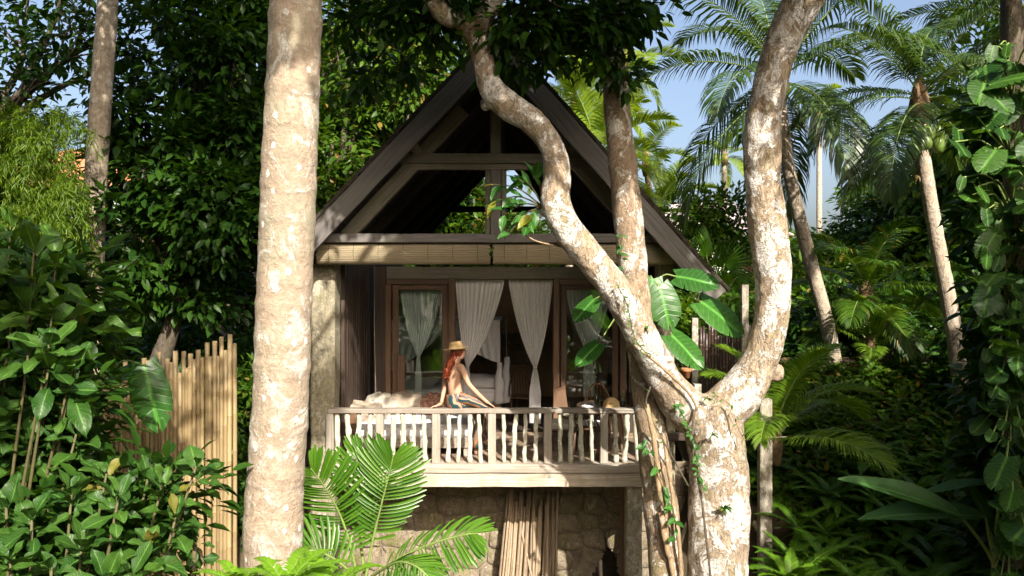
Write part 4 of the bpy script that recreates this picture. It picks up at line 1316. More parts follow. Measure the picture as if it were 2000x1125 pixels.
# --- single leaves as shared meshes (unit length along +Y)
def leaf_unit(name, W, shape, m, rows=8, fold=.25, curl=.25, wave=.03, seed=0):
    V = []; UV = []
    for j in range(rows+1):
        t = j/rows
        w = W*.5*shape(t)
        for u in (-1, -.5, 0, .5, 1):
            z = fold*abs(u)*w - curl*t*t*.5 + wave*math.sin(t*11+u*2+seed)*abs(u)
            V.append((u*w, t - .06*curl*t*t, z)); UV.append(((u+1)/2, t))
    T = []
    for j in range(rows):
        for c in range(4):
            a = j*5+c
            T += [(a, a+1, a+6), (a, a+6, a+5)]
    me = tri_mesh(name, V, T, UV, True); me.materials.append(m); return me
obov = lambda t: max(.02, math.sin(math.pi*min(1, t)**1.35)**.75) if 0 < t < 1 else .03
lanc = lambda t: max(.02, math.sin(math.pi*t**.85)**.9) if 0 < t < 1 else .03
heart = lambda t: (.35+.75*math.sin(math.pi*(t*.86+.14))**.8) if t < .97 else .06
LEAF = {
 'rub': [leaf_unit('leaf', .52, obov, M['lf_big'], fold=.2+.08*i, curl=(.1, .25, .45, .7, 1.0, -.15)[i], wave=.03+.012*i, seed=i) for i in range(6)],
 'vein': [leaf_unit('leaf', .44, lanc, M['lf_big2'], fold=.25+.08*i, curl=(.15, .4, .7, 1.0, 1.3, -.1)[i], wave=.03+.015*i, seed=i) for i in range(6)],
 'small': [leaf_unit('leaf', .42, lanc, M['lf_philo'], rows=6, curl=.2+.2*i, seed=i) for i in range(3)],
 'banana': [leaf_unit('leaf', .26, lambda t: max(.05, math.sin(math.pi*t**.8)**.6) if t < 1 else .04, M['lf_banana'], rows=14, fold=.5, curl=.45, wave=.008, seed=i) for i in range(2)],
}
def lobed_leaf(seed):
    """philodendron: broad heart outline cut into drooping lobes"""
    rnd = random.Random(seed); V = []; T = []; UV = []
    n = 8; split = set(rnd.sample(range(2, 7), rnd.choice((0, 1, 2, 2)) if seed < 40 else rnd.choice((3, 4, 5))))
    def P2(u, t, z): V.append((u, t, z)); UV.append((.5+u*.75, max(0, min(1, t)))); return len(V)-1
    for sd in (-1, 1):
        for i in range(n):
            t0, t1 = i/n, (i+1)/n
            tm = (t0+t1)/2
            wf = lambda t: .46*math.sin(math.pi*(t*.82+.17))**.7
            wl = wf(tm)
            sweep = .16 + .10*tm - (.34*(1-tm)**3)
            cut = .55 if i in split or i+1 in split else .9
            zc = lambda u, t: -.35*t*t*.5 - .22*abs(u)**1.5 + .08*abs(u)
            a = P2(0, t0, zc(0, t0)); b_ = P2(0, t1, zc(0, t1))
            s0 = .16+.10*t0-.34*(1-t0)**3; s1 = .16+.10*t1-.34*(1-t1)**3; w0 = wf(t0); w1 = wf(t1)
            mid0 = P2(sd*w0*.6, t0+s0*.6, zc(w0*.6, t0)+.012*(i % 2)); mid1 = P2(sd*w1*.6, t1+s1*.6, zc(w1*.6, t1)+.012*((i+1) % 2))
            g0 = .18/n*rnd.uniform(.6, 1.6) if i in split else .0
            g1 = .18/n*rnd.uniform(.6, 1.6) if i+1 in split else .0
            e0 = P2(sd*w0, t0+s0+g0, zc(w0, t0)); e1 = P2(sd*w1, t1+s1-g1, zc(w1, t1))
            tip = P2(sd*wl*1.02, tm+sweep*1.02, zc(wl*1.02, tm)-.015)
            tri = [(a, mid0, mid1), (a, mid1, b_), (mid0, e0, e1), (mid0, e1, mid1), (e0, tip, e1)]
            T += tri if sd > 0 else [(x, z, y) for x, y, z in tri]
    me = tri_mesh('leaf', V, T, UV, True); me.materials.append(M['lf_philo']); return me
LEAF['philo'] = [lobed_leaf(i) for i in range(4)]
LEAF['climb'] = []
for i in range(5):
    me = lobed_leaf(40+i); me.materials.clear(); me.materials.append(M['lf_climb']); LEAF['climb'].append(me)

def rosette(t, off, tip, axis, n, key, L, up=.5, spread=1.0, jitter=.3, tilt0=.35):
    axis = unit(axis)
    a = np.cross(axis, (.3, .9, .1)); a = unit(a); c = np.cross(axis, a)
    for i in range(n):
        az = i*2.39996 + random.uniform(-.3, .3)
        k = i/max(1, n-1)
        out = a*math.cos(az) + c*math.sin(az)
        tilt = tilt0 + (1.25*spread)*k + random.uniform(-jitter, jitter)*.5
        d = axis*math.cos(tilt) + out*math.sin(tilt) + np.array([0, 0, -.12*k])
        nrm = axis*math.sin(tilt) - out*math.cos(tilt) + np.array([0, 0, .5])
        nrm = nrm*(1 if nrm[2] > 0 else -1) + rdir(1)[0]*.45
        d = d + rdir(1)[0]*.22
        if random.random() < .12: continue
        l = L*random.uniform(.55, 1.2)*(.6+.4*min(1, k*2.2+.2))
        inst('leaf', random.choice(LEAF[key]), t, tip - axis*L*.75*k + out*.012, d, nrm, (l*random.uniform(.85, 1.15), l, l), off)

def big_shrub(label, base, tips, key, L, n, name='broadleaf_shrub', axis_up=.7, bm='twig', inner=None, cat='shrub', cam_bias=.35, r=.014):
    base = np.array(base, float)
    t = thing(name, label, cat, base)
    off = worg(t)
    b = MB()
    for tip in tips:
        tip = np.array(tip, float)
        s = base + np.array([random.uniform(-.15, .15), random.uniform(-.1, .1), 0]) + (tip-base)*np.array([.25, .25, 0])
        m = s + (tip-s)*.55 + np.array([0, 0, .2])
        q = limb_tube(b, [s, m, tip], r*1.7, r*.5, 6, 10, .1)
        ax = unit(q[-1]-q[-3]) + np.array([random.uniform(-.3, .3), -cam_bias, axis_up])
        rosette(t, off, tip, ax, n + random.randint(-2, 2), key, L)
    obj('stem', b, M[bm], t, True)
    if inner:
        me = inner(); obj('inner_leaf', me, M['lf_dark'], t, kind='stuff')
    return t
# ------------------------------------------------------------------ the big forked tree
def remeshed(b, voxel, it=3):
    me = b.mesh('tmp'); o = bpy.data.objects.new('tmp', me); COL.objects.link(o)
    r = o.modifiers.new('r', 'REMESH'); r.mode = 'VOXEL'; r.voxel_size = voxel
    s = o.modifiers.new('s', 'SMOOTH'); s.iterations = it; s.factor = .5
    dg = bpy.context.evaluated_depsgraph_get(); dg.update()
    m2 = bpy.data.meshes.new_from_object(o.evaluated_get(dg))
    bpy.data.objects.remove(o); bpy.data.meshes.remove(me)
    n = len(m2.vertices); co = np.empty(n*3, np.float32); no = np.empty(n*3, np.float32)
    m2.vertices.foreach_get('co', co); m2.vertices.foreach_get('normal', no)
    co = co.reshape(-1, 3); no = no.reshape(-1, 3)
    d = np.array([.020*mnoise.noise((x*3, y*3, z*2.2)) + .010*mnoise.noise((x*9, y*9, z*6)) + .005*mnoise.noise((x*26, y*26, z*15)) for x, y, z in co])
    co = co + no*d[:, None]
    m2.vertices.foreach_set('co', co.ravel())
    m2.materials.clear()
    m2.polygons.foreach_set('use_smooth', [True]*len(m2.polygons))
    m2.update(); return m2

tree = thing('forked_tree', "big pale barked tree forking in front of the veranda's right end", 'tree', (2.35, 8.2, -.1))
def R_(w, Y): return w*.5*Y/F
TY = 8.2
trunk_px = [(1398, 1330, 150), (1400, 1200, 126), (1402, 1100, 116), (1405, 1000, 118), (1402, 900, 112), (1392, 820, 118), (1392, 785, 122)]
left_px = [(1388, 820, 90), (1340, 800, 84), (1297, 742, 68), (1257, 662, 64), (1224, 602, 63), (1190, 550, 62), (1148, 500, 62), (1108, 448, 58), (1086, 398, 60), (1088, 345, 53), (1082, 296, 50), (1045, 243, 54), (990, 205, 52), (958, 172, 46), (944, 125, 42), (934, 88, 39), (925, 56, 40)]
right_px = [(1402, 810, 90), (1445, 770, 86), (1482, 705, 70), (1504, 630, 68), (1511, 545, 70), (1499, 450, 72), (1490, 360, 72), (1489, 280, 69), (1497, 200, 66), (1519, 110, 66), (1551, 35, 72), (1600, -60, 84), (1640, -200, 70)]
lb1 = [(922, 65, 44), (900, 40, 40), (868, 30, 34), (820, -40, 30), (740, -140, 24)]
lb2 = [(926, 62, 44), (950, 20, 38), (985, -40, 36), (1000, -160, 34), (1010, -330, 28)]
def pxpath(L, y0, y1):
    n = len(L)
    if not np.isscalar(y0): return [np.append(P(x, y, a), R_(w, a)) for (x, y, w), a in zip(L, y0)]
    return [np.append(P(x, y, y0+(y1-y0)*i/(n-1)), R_(w, y0+(y1-y0)*i/(n-1))) for i, (x, y, w) in enumerate(L)]
b = MB()
for L, a, c, n in ((trunk_px, TY, TY, 30), (left_px, (8.2, 8.1, 7.95, 7.8, 7.74, 7.7, 7.68, 7.66, 7.65, 7.63, 7.61, 7.59, 7.57, 7.55, 7.53, 7.51, 7.5), 0, 60), (right_px, TY, 7.4, 50), (lb1, 7.5, 7.0, 16), (lb2, 7.5, 6.8, 16)):
    q = spline(pxpath(L, a, c), n); tube(b, q[:, :3], q[:, 3], 18)
# knots
for px, py, r in ((1516, 728, 16), (1512, 722, 12), (950, 205, 12), (1066, 410, 14), (1365, 1030, 14)):
    p = P(px, py, 8.15); pillow(b, p, (R_(r*2, 8.2),)*3, 0, 0, .2, px, 1.0)
obj('trunk', remeshed(b, .022), M['bark_tree'], tree, True)
# high limbs and the unseen crown; some lobes added to shade trunks and gable
lobes = [((-.9, 6.7, 9.2), (1.3, 1.1, .9), 1), ((.3, 6.2, 10.2), (1.5, 1.4, 1.1), 1.2), ((1.6, 5.8, 10.6), (1.5, 1.4, 1.0), 1.2), ((3.0, 6.4, 10.6), (1.5, 1.5, 1.1), 1.1),
         ((2.4, 4.4, 11.2), (1.6, 1.4, 1.1), 1), ((.6, 4.2, 11.4), (1.5, 1.3, 1.0), 1), ((-.05, 1.1, 10.3), (.75, .7, .5), .5), ((-1.2, 5.2, 11.0), (1.4, 1.3, 1.0), .9), ((4.0, 4.2, 10.2), (1.3, 1.2, 1.0), .9), ((1.2, 4.2, 9.6), (1.0, 1.0, .7), .7), ((2.6, 4.8, 9.5), (1.0, 1.0, .7), .8), ((2.9, 4.1, 10.7), (1.0, .9, .7), .7), ((1.0, 7.4, 12.0), (1.6, 1.4, 1.1), 1)]
def top_of(L, Y): return P(L[-1][0], L[-1][1], Y)
st = [top_of(lb1, 7.0), top_of(lb2, 6.8), top_of(right_px, 7.4)]
for i, (c, rr, k) in enumerate(lobes):
    s = min(st, key=lambda s: np.linalg.norm(s-np.array(c)))
    b = MB(); limb_tube(b, [s-np.array([0, 0, .1]), (s+np.array(c))/2+np.array([random.uniform(-.2, .2), 0, .15]), c], .085, .03, 8, 12, .12); obj('limb', b, M['bark_tree'], tree, True)
obj('crown', crown_mesh('crown', lobes, 62, 34, .20, 'leaf', .42, .25, seed=3), M['lf_mid'], tree)
# twigs hanging into the top of the picture
low = [(P(690, 40, 7.9), (.35, .4, .22), .5), (P(780, 20, 7.6), (.5, .4, .22), .9), (P(850, 70, 7.7), (.3, .3, .2), .55), (P(880, -10, 7.3), (.4, .3, .2), .7), (P(1010, 40, 7.5), (.45, .4, .3), 1.2), (P(1090, 30, 7.6), (.45, .4, .25), 1.3), (P(1180, 40, 7.8), (.45, .4, .28), 1.2), (P(1240, 10, 7.9), (.35, .3, .25), .7), (P(1060, 105, 7.9), (.35, .3, .15), .55), (P(1165, 110, 8.0), (.3, .3, .2), .5),
       (P(780, 130, 8.2), (.35, .3, .25), .35), (P(990, 120, 8.1), (.3, .3, .2), .4), (P(720, 140, 8.4), (.4, .3, .3), .3), (P(1215, 150, 8.1), (.18, .2, .15), .2)]
me, C = crown_mesh('hanging_leaves', low, 26, 13, .17, 'leaf', .26, .2, seed=5, ret=True)
obj('crown', me, M['lf_dark'], tree)
b = MB()
for c, rr, k in low:
    s = min((P(868, 30, 7.3), P(820, -40, 7.1), P(985, -40, 6.9), P(1000, -160, 6.8)), key=lambda s: np.linalg.norm(s-c))
    limb_tube(b, [s, (s+c)/2+np.array([0, 0, .2]), c], .026, .008, 6, 10, .1)
for q in C[::2]:
    c = min((l[0] for l in low), key=lambda c: np.linalg.norm(q-c))
    limb_tube(b, [c, (c+q)/2, q], .007, .003, 4, 4, .0)
obj('twigs', b, M['bark_dark'], tree, True)
# leafy sprig on the left limb
spr = thing('leafy_sprig', "drooping green sprig growing out of the left limb in front of the gable", 'plant', P(1062, 402, 7.75))
b = MB(); off = worg(spr)
for tip in ((968, 392), (985, 420), (1010, 350), (962, 360), (1030, 440), (1045, 342), (995, 455)):
    q = limb_tube(b, [P(1062, 405, 7.75), P((1062+tip[0])/2, (400+tip[1])/2-12, 7.65), P(tip[0], tip[1], 7.6)], .011, .004, 5, 8, 0)
    for k in range(3, 8):
        d = unit(q[-1]-q[0]) + rdir(1)[0]*.8 + np.array([0, -.2, -.25])
        inst('leaf', random.choice(LEAF['small']), spr, q[k], d, np.array([0, -.5, 1])+rdir(1)[0]*.4, random.uniform(.17, .25), off)
obj('stem', b, M['twig'], spr, True)
b = MB(); limb_tube(b, [P(1010, 445, 7.7), P(1045, 470, 7.7), P(1098, 482, 7.78)], .006, .012, 6, 10, 0); tag(obj('dry_twig', b, M['vine'], None, True), "thin dry twig crossing the bamboo blind beside the left limb", 'twig')

# slim tree behind the leaning limb
SY = 8.12
slim = thing('slim_tree', "slim dark barked tree rising behind the leaning limb", 'tree', (1.95, SY, -.1))
spx = [(1306, 1330, 78), (1302, 1125, 66), (1292, 1000, 68), (1280, 900, 62), (1268, 800, 58), (1258, 720, 56), (1246, 620, 56), (1238, 540, 56), (1229, 450, 58), (1218, 340, 55), (1206, 220, 50), (1196, 110, 46), (1186, 0, 42), (1170, -200, 36), (1160, -420, 26)]
b = MB(); q = spline(pxpath(spx, SY, 8.6), 90); tube(b, q[:, :3], q[:, 3], 22, nz=.07, nf=5, ring=lambda i: 1+.03*math.sin(i*1.1)); obj('trunk', b, M['bark_slim'], slim, True)
b = MB()
lob2 = [((.8, 8.7, 11.6), (1.2, 1.2, .9), 1), ((1.6, 8.9, 12.4), (1.2, 1.2, .9), 1), ((.9, 8.2, 12.9), (1.1, 1.1, .8), 1)]
obj('crown', crown_mesh('crown', lob2, 40, 30, .19, 'leaf', .4, .3, seed=9), M['lf_mid'], slim)
for c, r, k in lob2:
    b = MB(); limb_tube(b, [q[-4, :3], (q[-1, :3]+np.array(c))/2, c], .05, .02, 7, 9); obj('limb', b, M['bark_slim'], slim, True)
# thick aerial roots on its lower trunk
for pts, r in (([(1262, 790), (1276, 850), (1284, 920), (1288, 962)], .038), ([(1296, 850), (1304, 910), (1312, 960), (1318, 1010)], .028), ([(1290, 1000), (1300, 1060), (1312, 1110), (1325, 1190)], .042), ([(1318, 1000), (1326, 1060), (1330, 1120), (1334, 1200)], .03), ([(1285, 900), (1298, 980), (1303, 1040), (1309, 1090)], .020)):
    b = MB(); p = [P(x, y, SY-.19-.03*(i % 2)) for i, (x, y) in enumerate(pts)]
    q2 = spline(p, 16); tube(b, q2, [r*.72*(1+.16*math.sin(i*2.1)) for i in range(16)], 9, nz=.22, nf=9); obj('aerial_root', b, M['vine'], slim, True)
# vines on the big tree
def vine(label, pts, r, Y, leaves=0, ll=.07, lrange=(0, 1), m='bark_dark'):
    t = thing('climbing_vine', label, 'vine', P(pts[-1][0], pts[-1][1], Y))
    p = [P(x, y, Y+dy) for x, y, dy in [(q+(0,))[:3] for q in pts]]
    q = spline(p, 40); b = MB(); tube(b, q, [r*(1+.2*math.sin(i*1.7)) for i in range(40)], 7, nz=.15, nf=9); obj('stem', b, M[m], t, True)
    off = worg(t)
    for i in range(leaves):
        k = int(39*(lrange[0]+(lrange[1]-lrange[0])*i/max(1, leaves-1)))
        d = np.array([random.uniform(-1, 1), -.5, random.uniform(-.9, .5)])
        inst('leaf', random.choice(LEAF['small']), t, q[k]+rdir(1)[0]*.02, d, (random.uniform(-.3, .3), -1, .6), ll*random.uniform(.6, 1.3), off)
    return t
vine("dark vine running down the middle of the forked trunk", [(1356, 800), (1352, 870), (1368, 960), (1378, 1040), (1388, 1130), (1392, 1200)], .014, 7.82)
vine("woody vine crossing diagonally up the leaning limb", [(1240, 675, -.25), (1290, 715, -.2), (1345, 768, -.08), (1362, 800, -.02)], .016, 7.82, m='vine')
vine("thin vine looping beside the slim trunk", [(1262, 640, -.4), (1276, 730, -.2), (1262, 790, -.1), (1290, 850, -.1), (1345, 950, -.1)], .009, 8.0, 6, .06)
vine("small fern leaved creeper lining the left edge of the fork", [(1322, 790), (1342, 830), (1357, 870), (1362, 910), (1372, 950)], .006, 7.78, 46, .075, m='twig')
vine("green leaved creeper hanging on the lower slim trunk", [(1262, 860), (1275, 890), (1300, 955), (1316, 1000), (1322, 1050)], .006, 7.86, 16, .13, m='twig')
vine("leafy creeper climbing the upper slim trunk beside the blind", [(1216, 455), (1212, 500), (1218, 560), (1230, 610)], .008, 8.0, 14, .10, m='twig')
vine("green creeper along the shaded side of the leaning limb", [(1205, 555), (1226, 600), (1240, 660), (1270, 700)], .005, 7.45, 26, .045, m='twig')
vine("few twigs sprouting from the fork of the big tree", [(1390, 765), (1425, 790), (1440, 830), (1455, 860)], .008, 7.75, 10, .05, m='vine')
def tuft(label, c, n, L, name='epiphyte_fern'):
    t = thing(name, label, 'fern', c); off = worg(t)
    for i in range(n):
        d = unit(np.array([random.uniform(-1, 1), -.7, random.uniform(-.3, .9)]))
        inst('leaf', random.choice(LEAF['small']), t, c, d, (0, -.4, 1), (L*.5, L*random.uniform(.7, 1.2), L), off)
tuft("tiny bright fern tuft on the middle of the forked trunk", P(1415, 992, 7.83), 22, .10)
tuft("tiny fern tuft below the crotch of the big tree", P(1392, 850, 7.82), 14, .08)
tuft("moss like fern tuft at the crotch of the big tree", P(1380, 778, 7.86), 14, .08)
# philodendron climbing the slim tree
ph = thing('philodendron', "large leaved philodendron on the slim tree beside the veranda", 'plant', P(1262, 640, 8.8)); off = worg(ph)
b = MB()
for (bx_, by, tx, ty, L, Y, nx) in ((1288, 560, 1312, 640, .42, 8.4, -.1), (1275, 545, 1262, 620, .36, 8.45, .0), (1370, 590, 1455, 645, .50, 8.5, .35), (1312, 655, 1362, 700, .40, 8.35, .3), (1322, 540, 1392, 548, .42, 8.55, .2),
        (1160, 585, 1112, 630, .28, 8.5, -.5), (1168, 672, 1122, 712, .30, 8.45, -.6)):
    p0 = P(bx_, by, Y); p1 = P(tx, ty, Y-.15); d = p1-p0
    inst('leaf', random.choice(LEAF['philo']), ph, p0, d, (nx, -.85, .65), L*random.uniform(.95, 1.05), off)
    limb_tube(b, [P(1262, 600, 8.7), (P(1262, 590, 8.6)+p0)/2+np.array([0, 0, .15]), p0], .012, .009, 6, 10, 0)
obj('stalk', b, M['petiole'], ph, True)

# ------------------------------------------------------------------ ringed palm in the left foreground
q = [P(522, 1500, 5.0), P(533, 1085, 5.0), P(541, 900, 5.0), P(551, 700, 5.0), P(559, 480, 5.0), P(569, 240, 5.0), P(579, 0, 5.0), P(586, -250, 4.95), P(592, -520, 4.9), P(596, -900, 4.85), P(600, -1500, 4.8), P(603, -2100, 4.8)]
fp = thing('coconut_palm', "big pale ringed palm trunk in the left foreground", 'palm tree', (q[0][0], 5.0, gz(-1.6, 5)))
q[0][2] = gz(-1.7, 5)-.2
s = spline(q, 170); L_ = np.linspace(0, 1, 170)
b = MB()
rr_ = np.interp(s[:, 2], [0, 3, 4.5, 6, 7, 14], [.235, .196, .190, .186, .178, .15])
tube(b, s, rr_, 36, nz=.045, nf=3.2, ring=lambda i: 1 + .016*math.sin(i*1.57) + (.03 if i % 9 == 0 else 0) + .012*mnoise.noise((i*.35, 2, 7)))
obj('trunk', b, M['bark_palm'], fp, True)
topf = s[-1]; off = worg(fp)
for i in range(20):
    u = i/19; pt = 1.2-1.5*u
    me = min(FR['coco'], key=lambda m: abs(m[0]-pt))[1]
    o = bpy.data.objects.new('frond', me); COL.objects.link(o); o.parent = fp
    o.matrix_local = Matrix.Translation(Vector(topf-off)) @ Matrix.Rotation(i*2.4, 4, 'Z')

# ------------------------------------------------------------------ left background
palm("slender pale palm trunk rising behind the left shrubs", [P(174, 760, 12.4), P(180, 540, 12.4), P(187, 350, 12.4), P(201, 140, 12.4), P(211, 0, 12.4), P(222, -200, 12.4), P(232, -420, 12.4)], .165, 'coco', 16, 1.1, bm='bark_bgpalm', dry=1, coconuts=4)
leafy_tree("dense dark glossy tree filling the space left of the ringed palm", P(308, 720, 13.5), P(352, 560, 13.6),
    [(P(330, 330, 13.4), (1.5, 1.3, 1.2), 1.2), (P(440, 120, 13.8), (1.4, 1.2, 1.2), 1.2), (P(300, 470, 13.2), (1.2, 1.1, .9), .9), (P(430, 420, 13.0), (1.2, 1.0, 1.0), 1.1), (P(380, 30, 14.2), (1.3, 1.2, 1.0), 1), (P(270, 230, 14), (.9, 1.1, .9), .7), (P(470, 280, 13.8), (1.0, 1, 1.1), 1), (P(360, 560, 13.5), (1.1, .9, .6), .6), (P(500, 30, 14.5), (.9, .9, .9), .7)],
    75, 22, .24, M['lf_dark'], M['bark_dark'], .17, mid=P(335, 640, 13.5), seed=1, hollow=.45, spread=.36, gap=.26)
leafy_tree("yellow lit leafy tree behind the left roof slope", (-4.6, 19, 2.6), (-4.4, 18.6, 6),
    [(P(690, 70, 18.5), (1.7, 1.4, 1.3), 1.2), (P(800, 160, 18.5), (1.5, 1.3, 1.2), 1.1), (P(650, 270, 18.5), (1.6, 1.3, 1.3), 1), (P(570, 330, 18), (1.4, 1.2, 1.2), .8), (P(650, 420, 18), (1.4, 1.2, 1.0), .8), (P(880, 40, 19), (1.6, 1.3, 1.2), 1.1), (P(760, -60, 19), (1.8, 1.4, 1.2), 1)],
    70, 20, .26, M['lf_mid'], M['bark_dark'], .22, seed=2, spread=.45, gap=.10)
leafy_tree("open branched dark tree against the sky in the top left corner", P(-40, 720, 15), P(-15, 200, 15),
    [(P(50, 60, 15), (1.2, 1.2, 1.0), .55), (P(150, 100, 15), (1.0, 1.0, .8), .5), (P(230, 50, 15.4), (1.0, 1, .8), .5), (P(40, 190, 14.6), (1, 1, .7), .5), (P(130, -30, 15), (1.3, 1.2, .8), .6), (P(280, 110, 15.6), (.7, .7, .6), .3)],
    50, 14, .24, M['lf_dark'], M['bark_dark'], .16, seed=4, spread=.4, gap=.2)
bam = thing('bamboo_clump', "feathery yellow green bamboo clump at the left edge", 'bamboo', P(70, 760, 11.5))
def sprays(n):
    Pp = []; Dd = []
    for _ in range(n):
        sx = random.uniform(-70, 150); top_ = 150 + abs(sx-60)*.35 + random.uniform(0, 230)
        e = P(sx + random.uniform(-45, 45), top_ + random.uniform(20, 110), 11.4 + random.uniform(-.7, .5))
        a_ = P(60 + (sx-60)*.5, top_ + 190, 11.5); m = (a_+e)/2 + np.array([0, 0, .5])
        q = spline([a_, m, e, e + np.array([(sx-60)*.002, -.1, -.32])], 14)
        for k in range(4, 14):
            T = unit(q[min(13, k+1)]-q[k-1])
            for _ in range(9):
                Pp.append(q[k] + rdir(1)[0]*.07); Dd.append(T*.7 + rdir(1)[0]*.8 + np.array([0, 0, -.2]))
    return np.array(Pp), np.array(Dd)
bl = [(P(30, 240, 11.4), (.7, .7, .7), 1), (P(100, 230, 11.4), (.55, .6, .6), 1), (P(60, 340, 11.2), (.8, .7, .6), 1.2), (P(130, 330, 11.5), (.45, .6, .6), .8), (P(20, 420, 11.2), (.6, .6, .5), .8), (P(105, 430, 11.3), (.55, .6, .5), .8), (P(120, 180, 11.6), (.3, .4, .3), .4)]
Pp, Dd = sprays(330)
V, T = leaf_arrays(Pp, Dd, np.array([0, -.4, 1.0])+rdir(len(Pp))*.5, .12*(.6+.8*RNG.random(len(Pp))), 'strip')
obj('foliage', tri_mesh('foliage', V, T), M['lf_bamboo'], bam, kind='stuff')
for i in range(9):
    b = MB(); x = random.uniform(-20, 130); pole(b, P(60+random.uniform(-20, 20), 760, 11.5), P(x, random.uniform(300, 400), 11.5), .016, .3, 6, .15); obj('culm', b, [M['bamboo'], M['bamboo_node']], bam, True)

# ------------------------------------------------------------------ background masses: shared shrub and tree shapes
def shrub_mesh(seed, r, leaf, per=60, nl=22, kind='leaf'):
    lob = [((random.uniform(-.5, .5)*r, random.uniform(-.4, .4)*r, r*random.uniform(.35, 1.0)), (r*.7, r*.65, r*.55), 1) for _ in range(4)]
    return crown_mesh('foliage', lob, per, nl, leaf, kind, .30, .2, seed=seed)
SH = {}
for k, mm in (('dark', 'lf_dark'), ('mid', 'lf_mid'), ('bright', 'lf_bright')):  # bush leaf tones stand in for shade and sun
    SH[k] = []
    for i in range(2):
        me = shrub_mesh(i+len(k), 1.25, .20, 34, 18); me.materials.append(M[mm]); SH[k].append(me)
stem = MB()
for i in range(7):
    a = i*.9; tube(stem, [(0, 0, -.4), (.25*math.cos(a), .25*math.sin(a), .5), (.6*math.cos(a), .55*math.sin(a), 1.3)], [.03, .022, .01], 5)
STEM = stem.mesh('stem'); STEM.materials.append(M['bark_dark'])
def bush(label, p, s, k, group='bushes under the trees', name='bush', rz=None):
    t = thing(name, label, 'bush', p, group)
    for nm, me in (('foliage', random.choice(SH[k])), ('stem', STEM)):
        o = bpy.data.objects.new(nm, me); COL.objects.link(o); o.parent = t
        o.scale = (s, s, s*random.uniform(.85, 1.2)); o.rotation_euler.z = random.uniform(0, 6.28)
    return t
def at(px, py, Y): p = P(px, py, Y); return p
lab_d = "dark leafy bush, shade in its tone, under the background trees"
lab_m = "mid green leafy bush among the background trees"
lab_b = "bright leafy bush, sunlight in its tone, beyond the house"
nB = {}
gB = 'bushes under the background trees'
for (px, Y, s, k) in [(40, 13, 1.2, 'dark'), (140, 15, 1.1, 'mid'), (240, 16, 1.0, 'bright'), (300, 17.5, 1.1, 'dark'), (380, 15, 1.0, 'dark'), (450, 14.2, 1.0, 'dark'), (480, 12.6, .8, 'mid'), (520, 16, 1.2, 'dark'), (420, 12, .7, 'dark'), (220, 12.5, .8, 'dark'), (100, 19, 1.5, 'dark'), (330, 21, 1.6, 'bright'), (540, 20, 1.5, 'mid'), (470, 11.2, .55, 'mid'), (430, 10.6, .5, 'dark'), (490, 10.9, .5, 'dark'),
        (1330, 17.5, 1.3, 'mid'), (1420, 15.5, 1.1, 'mid'), (1500, 16, 1.1, 'dark'), (1580, 14.5, .9, 'dark'), (1680, 15.5, 1.2, 'dark'), (1770, 17, 1.2, 'dark'), (1890, 16.5, 1.1, 'dark'), (1940, 14, 1.2, 'dark'), (2040, 13, 1.2, 'dark'), (1720, 13.2, .4, 'dark'), (1960, 12.8, .8, 'dark'), (2000, 12.4, .8, 'dark'), (1640, 19, 1.4, 'dark'), (1540, 21, 1.6, 'mid'), (1750, 21, 1.6, 'dark'), (1860, 20, 1.7, 'dark'), (1980, 19, 1.7, 'dark'), (1430, 24, 1.8, 'mid'), (1330, 23, 1.7, 'bright'), (1480, 13.2, .7, 'dark'), (1560, 12.6, .5, 'mid')]:
    x = (px-1000)*Y/F
    side = 'left' if px < 1000 else 'right'
    nB[k+side] = nB.get(k+side, 0)+1
    bush(ORD[nB[k+side]-1] + {'dark': " dark bush with shade in its leaf tone, ", 'mid': " mid green bush under the trees, ", 'bright': " bright bush with sunlight in its leaf tone, "}[k] + "counted outward on the " + side + " of the house", (x, Y, gz(x, Y)-.1), s, k, gB)
# tall background trees, copies of two built shapes
BT = []
for i, mm in enumerate(('lf_dark', 'lf_mid', 'lf_mid')):
    lob = [((random.uniform(-1.6, 1.6), random.uniform(-1.3, 1.3), 4.2+random.uniform(-1.6, 2.2)), (1.7, 1.5, 1.3), 1) for _ in range(8)]
    me = crown_mesh('crown', lob, 46, 20, .34, 'leaf', .55, .3, seed=20+i); me.materials.append(M[mm])
    b = MB(); tube(b, spline([(0, 0, -.5), (.1, .1, 1.5), (-.1, 0, 3), (.1, 0, 5)], 14), np.linspace(.22, .10, 14), 9, nz=.1)
    for (c, r, k) in lob: limb_tube(b, [(0, 0, 2.6), (c[0]*.5, c[1]*.5, (2.6+c[2])/2+.2), c], .09, .03, 6, 8)
    tm = b.mesh('trunk', True); tm.materials.append(M['bark_dark'])
    BT.append((me, tm))
def bgtree(x, Y, s, i, label, group, zs=1.0):
    t = thing('background_tree', label, 'tree', (x, Y, gz(x, Y)), group)
    rz = random.uniform(0, 6.28)
    for nm, me in (('crown', BT[i][0]), ('trunk', BT[i][1])):
        o = bpy.data.objects.new(nm, me); COL.objects.link(o); o.parent = t
        o.scale = (s, s, s*zs); o.rotation_euler.z = rz
gL = 'tall trees in the wood behind the house'
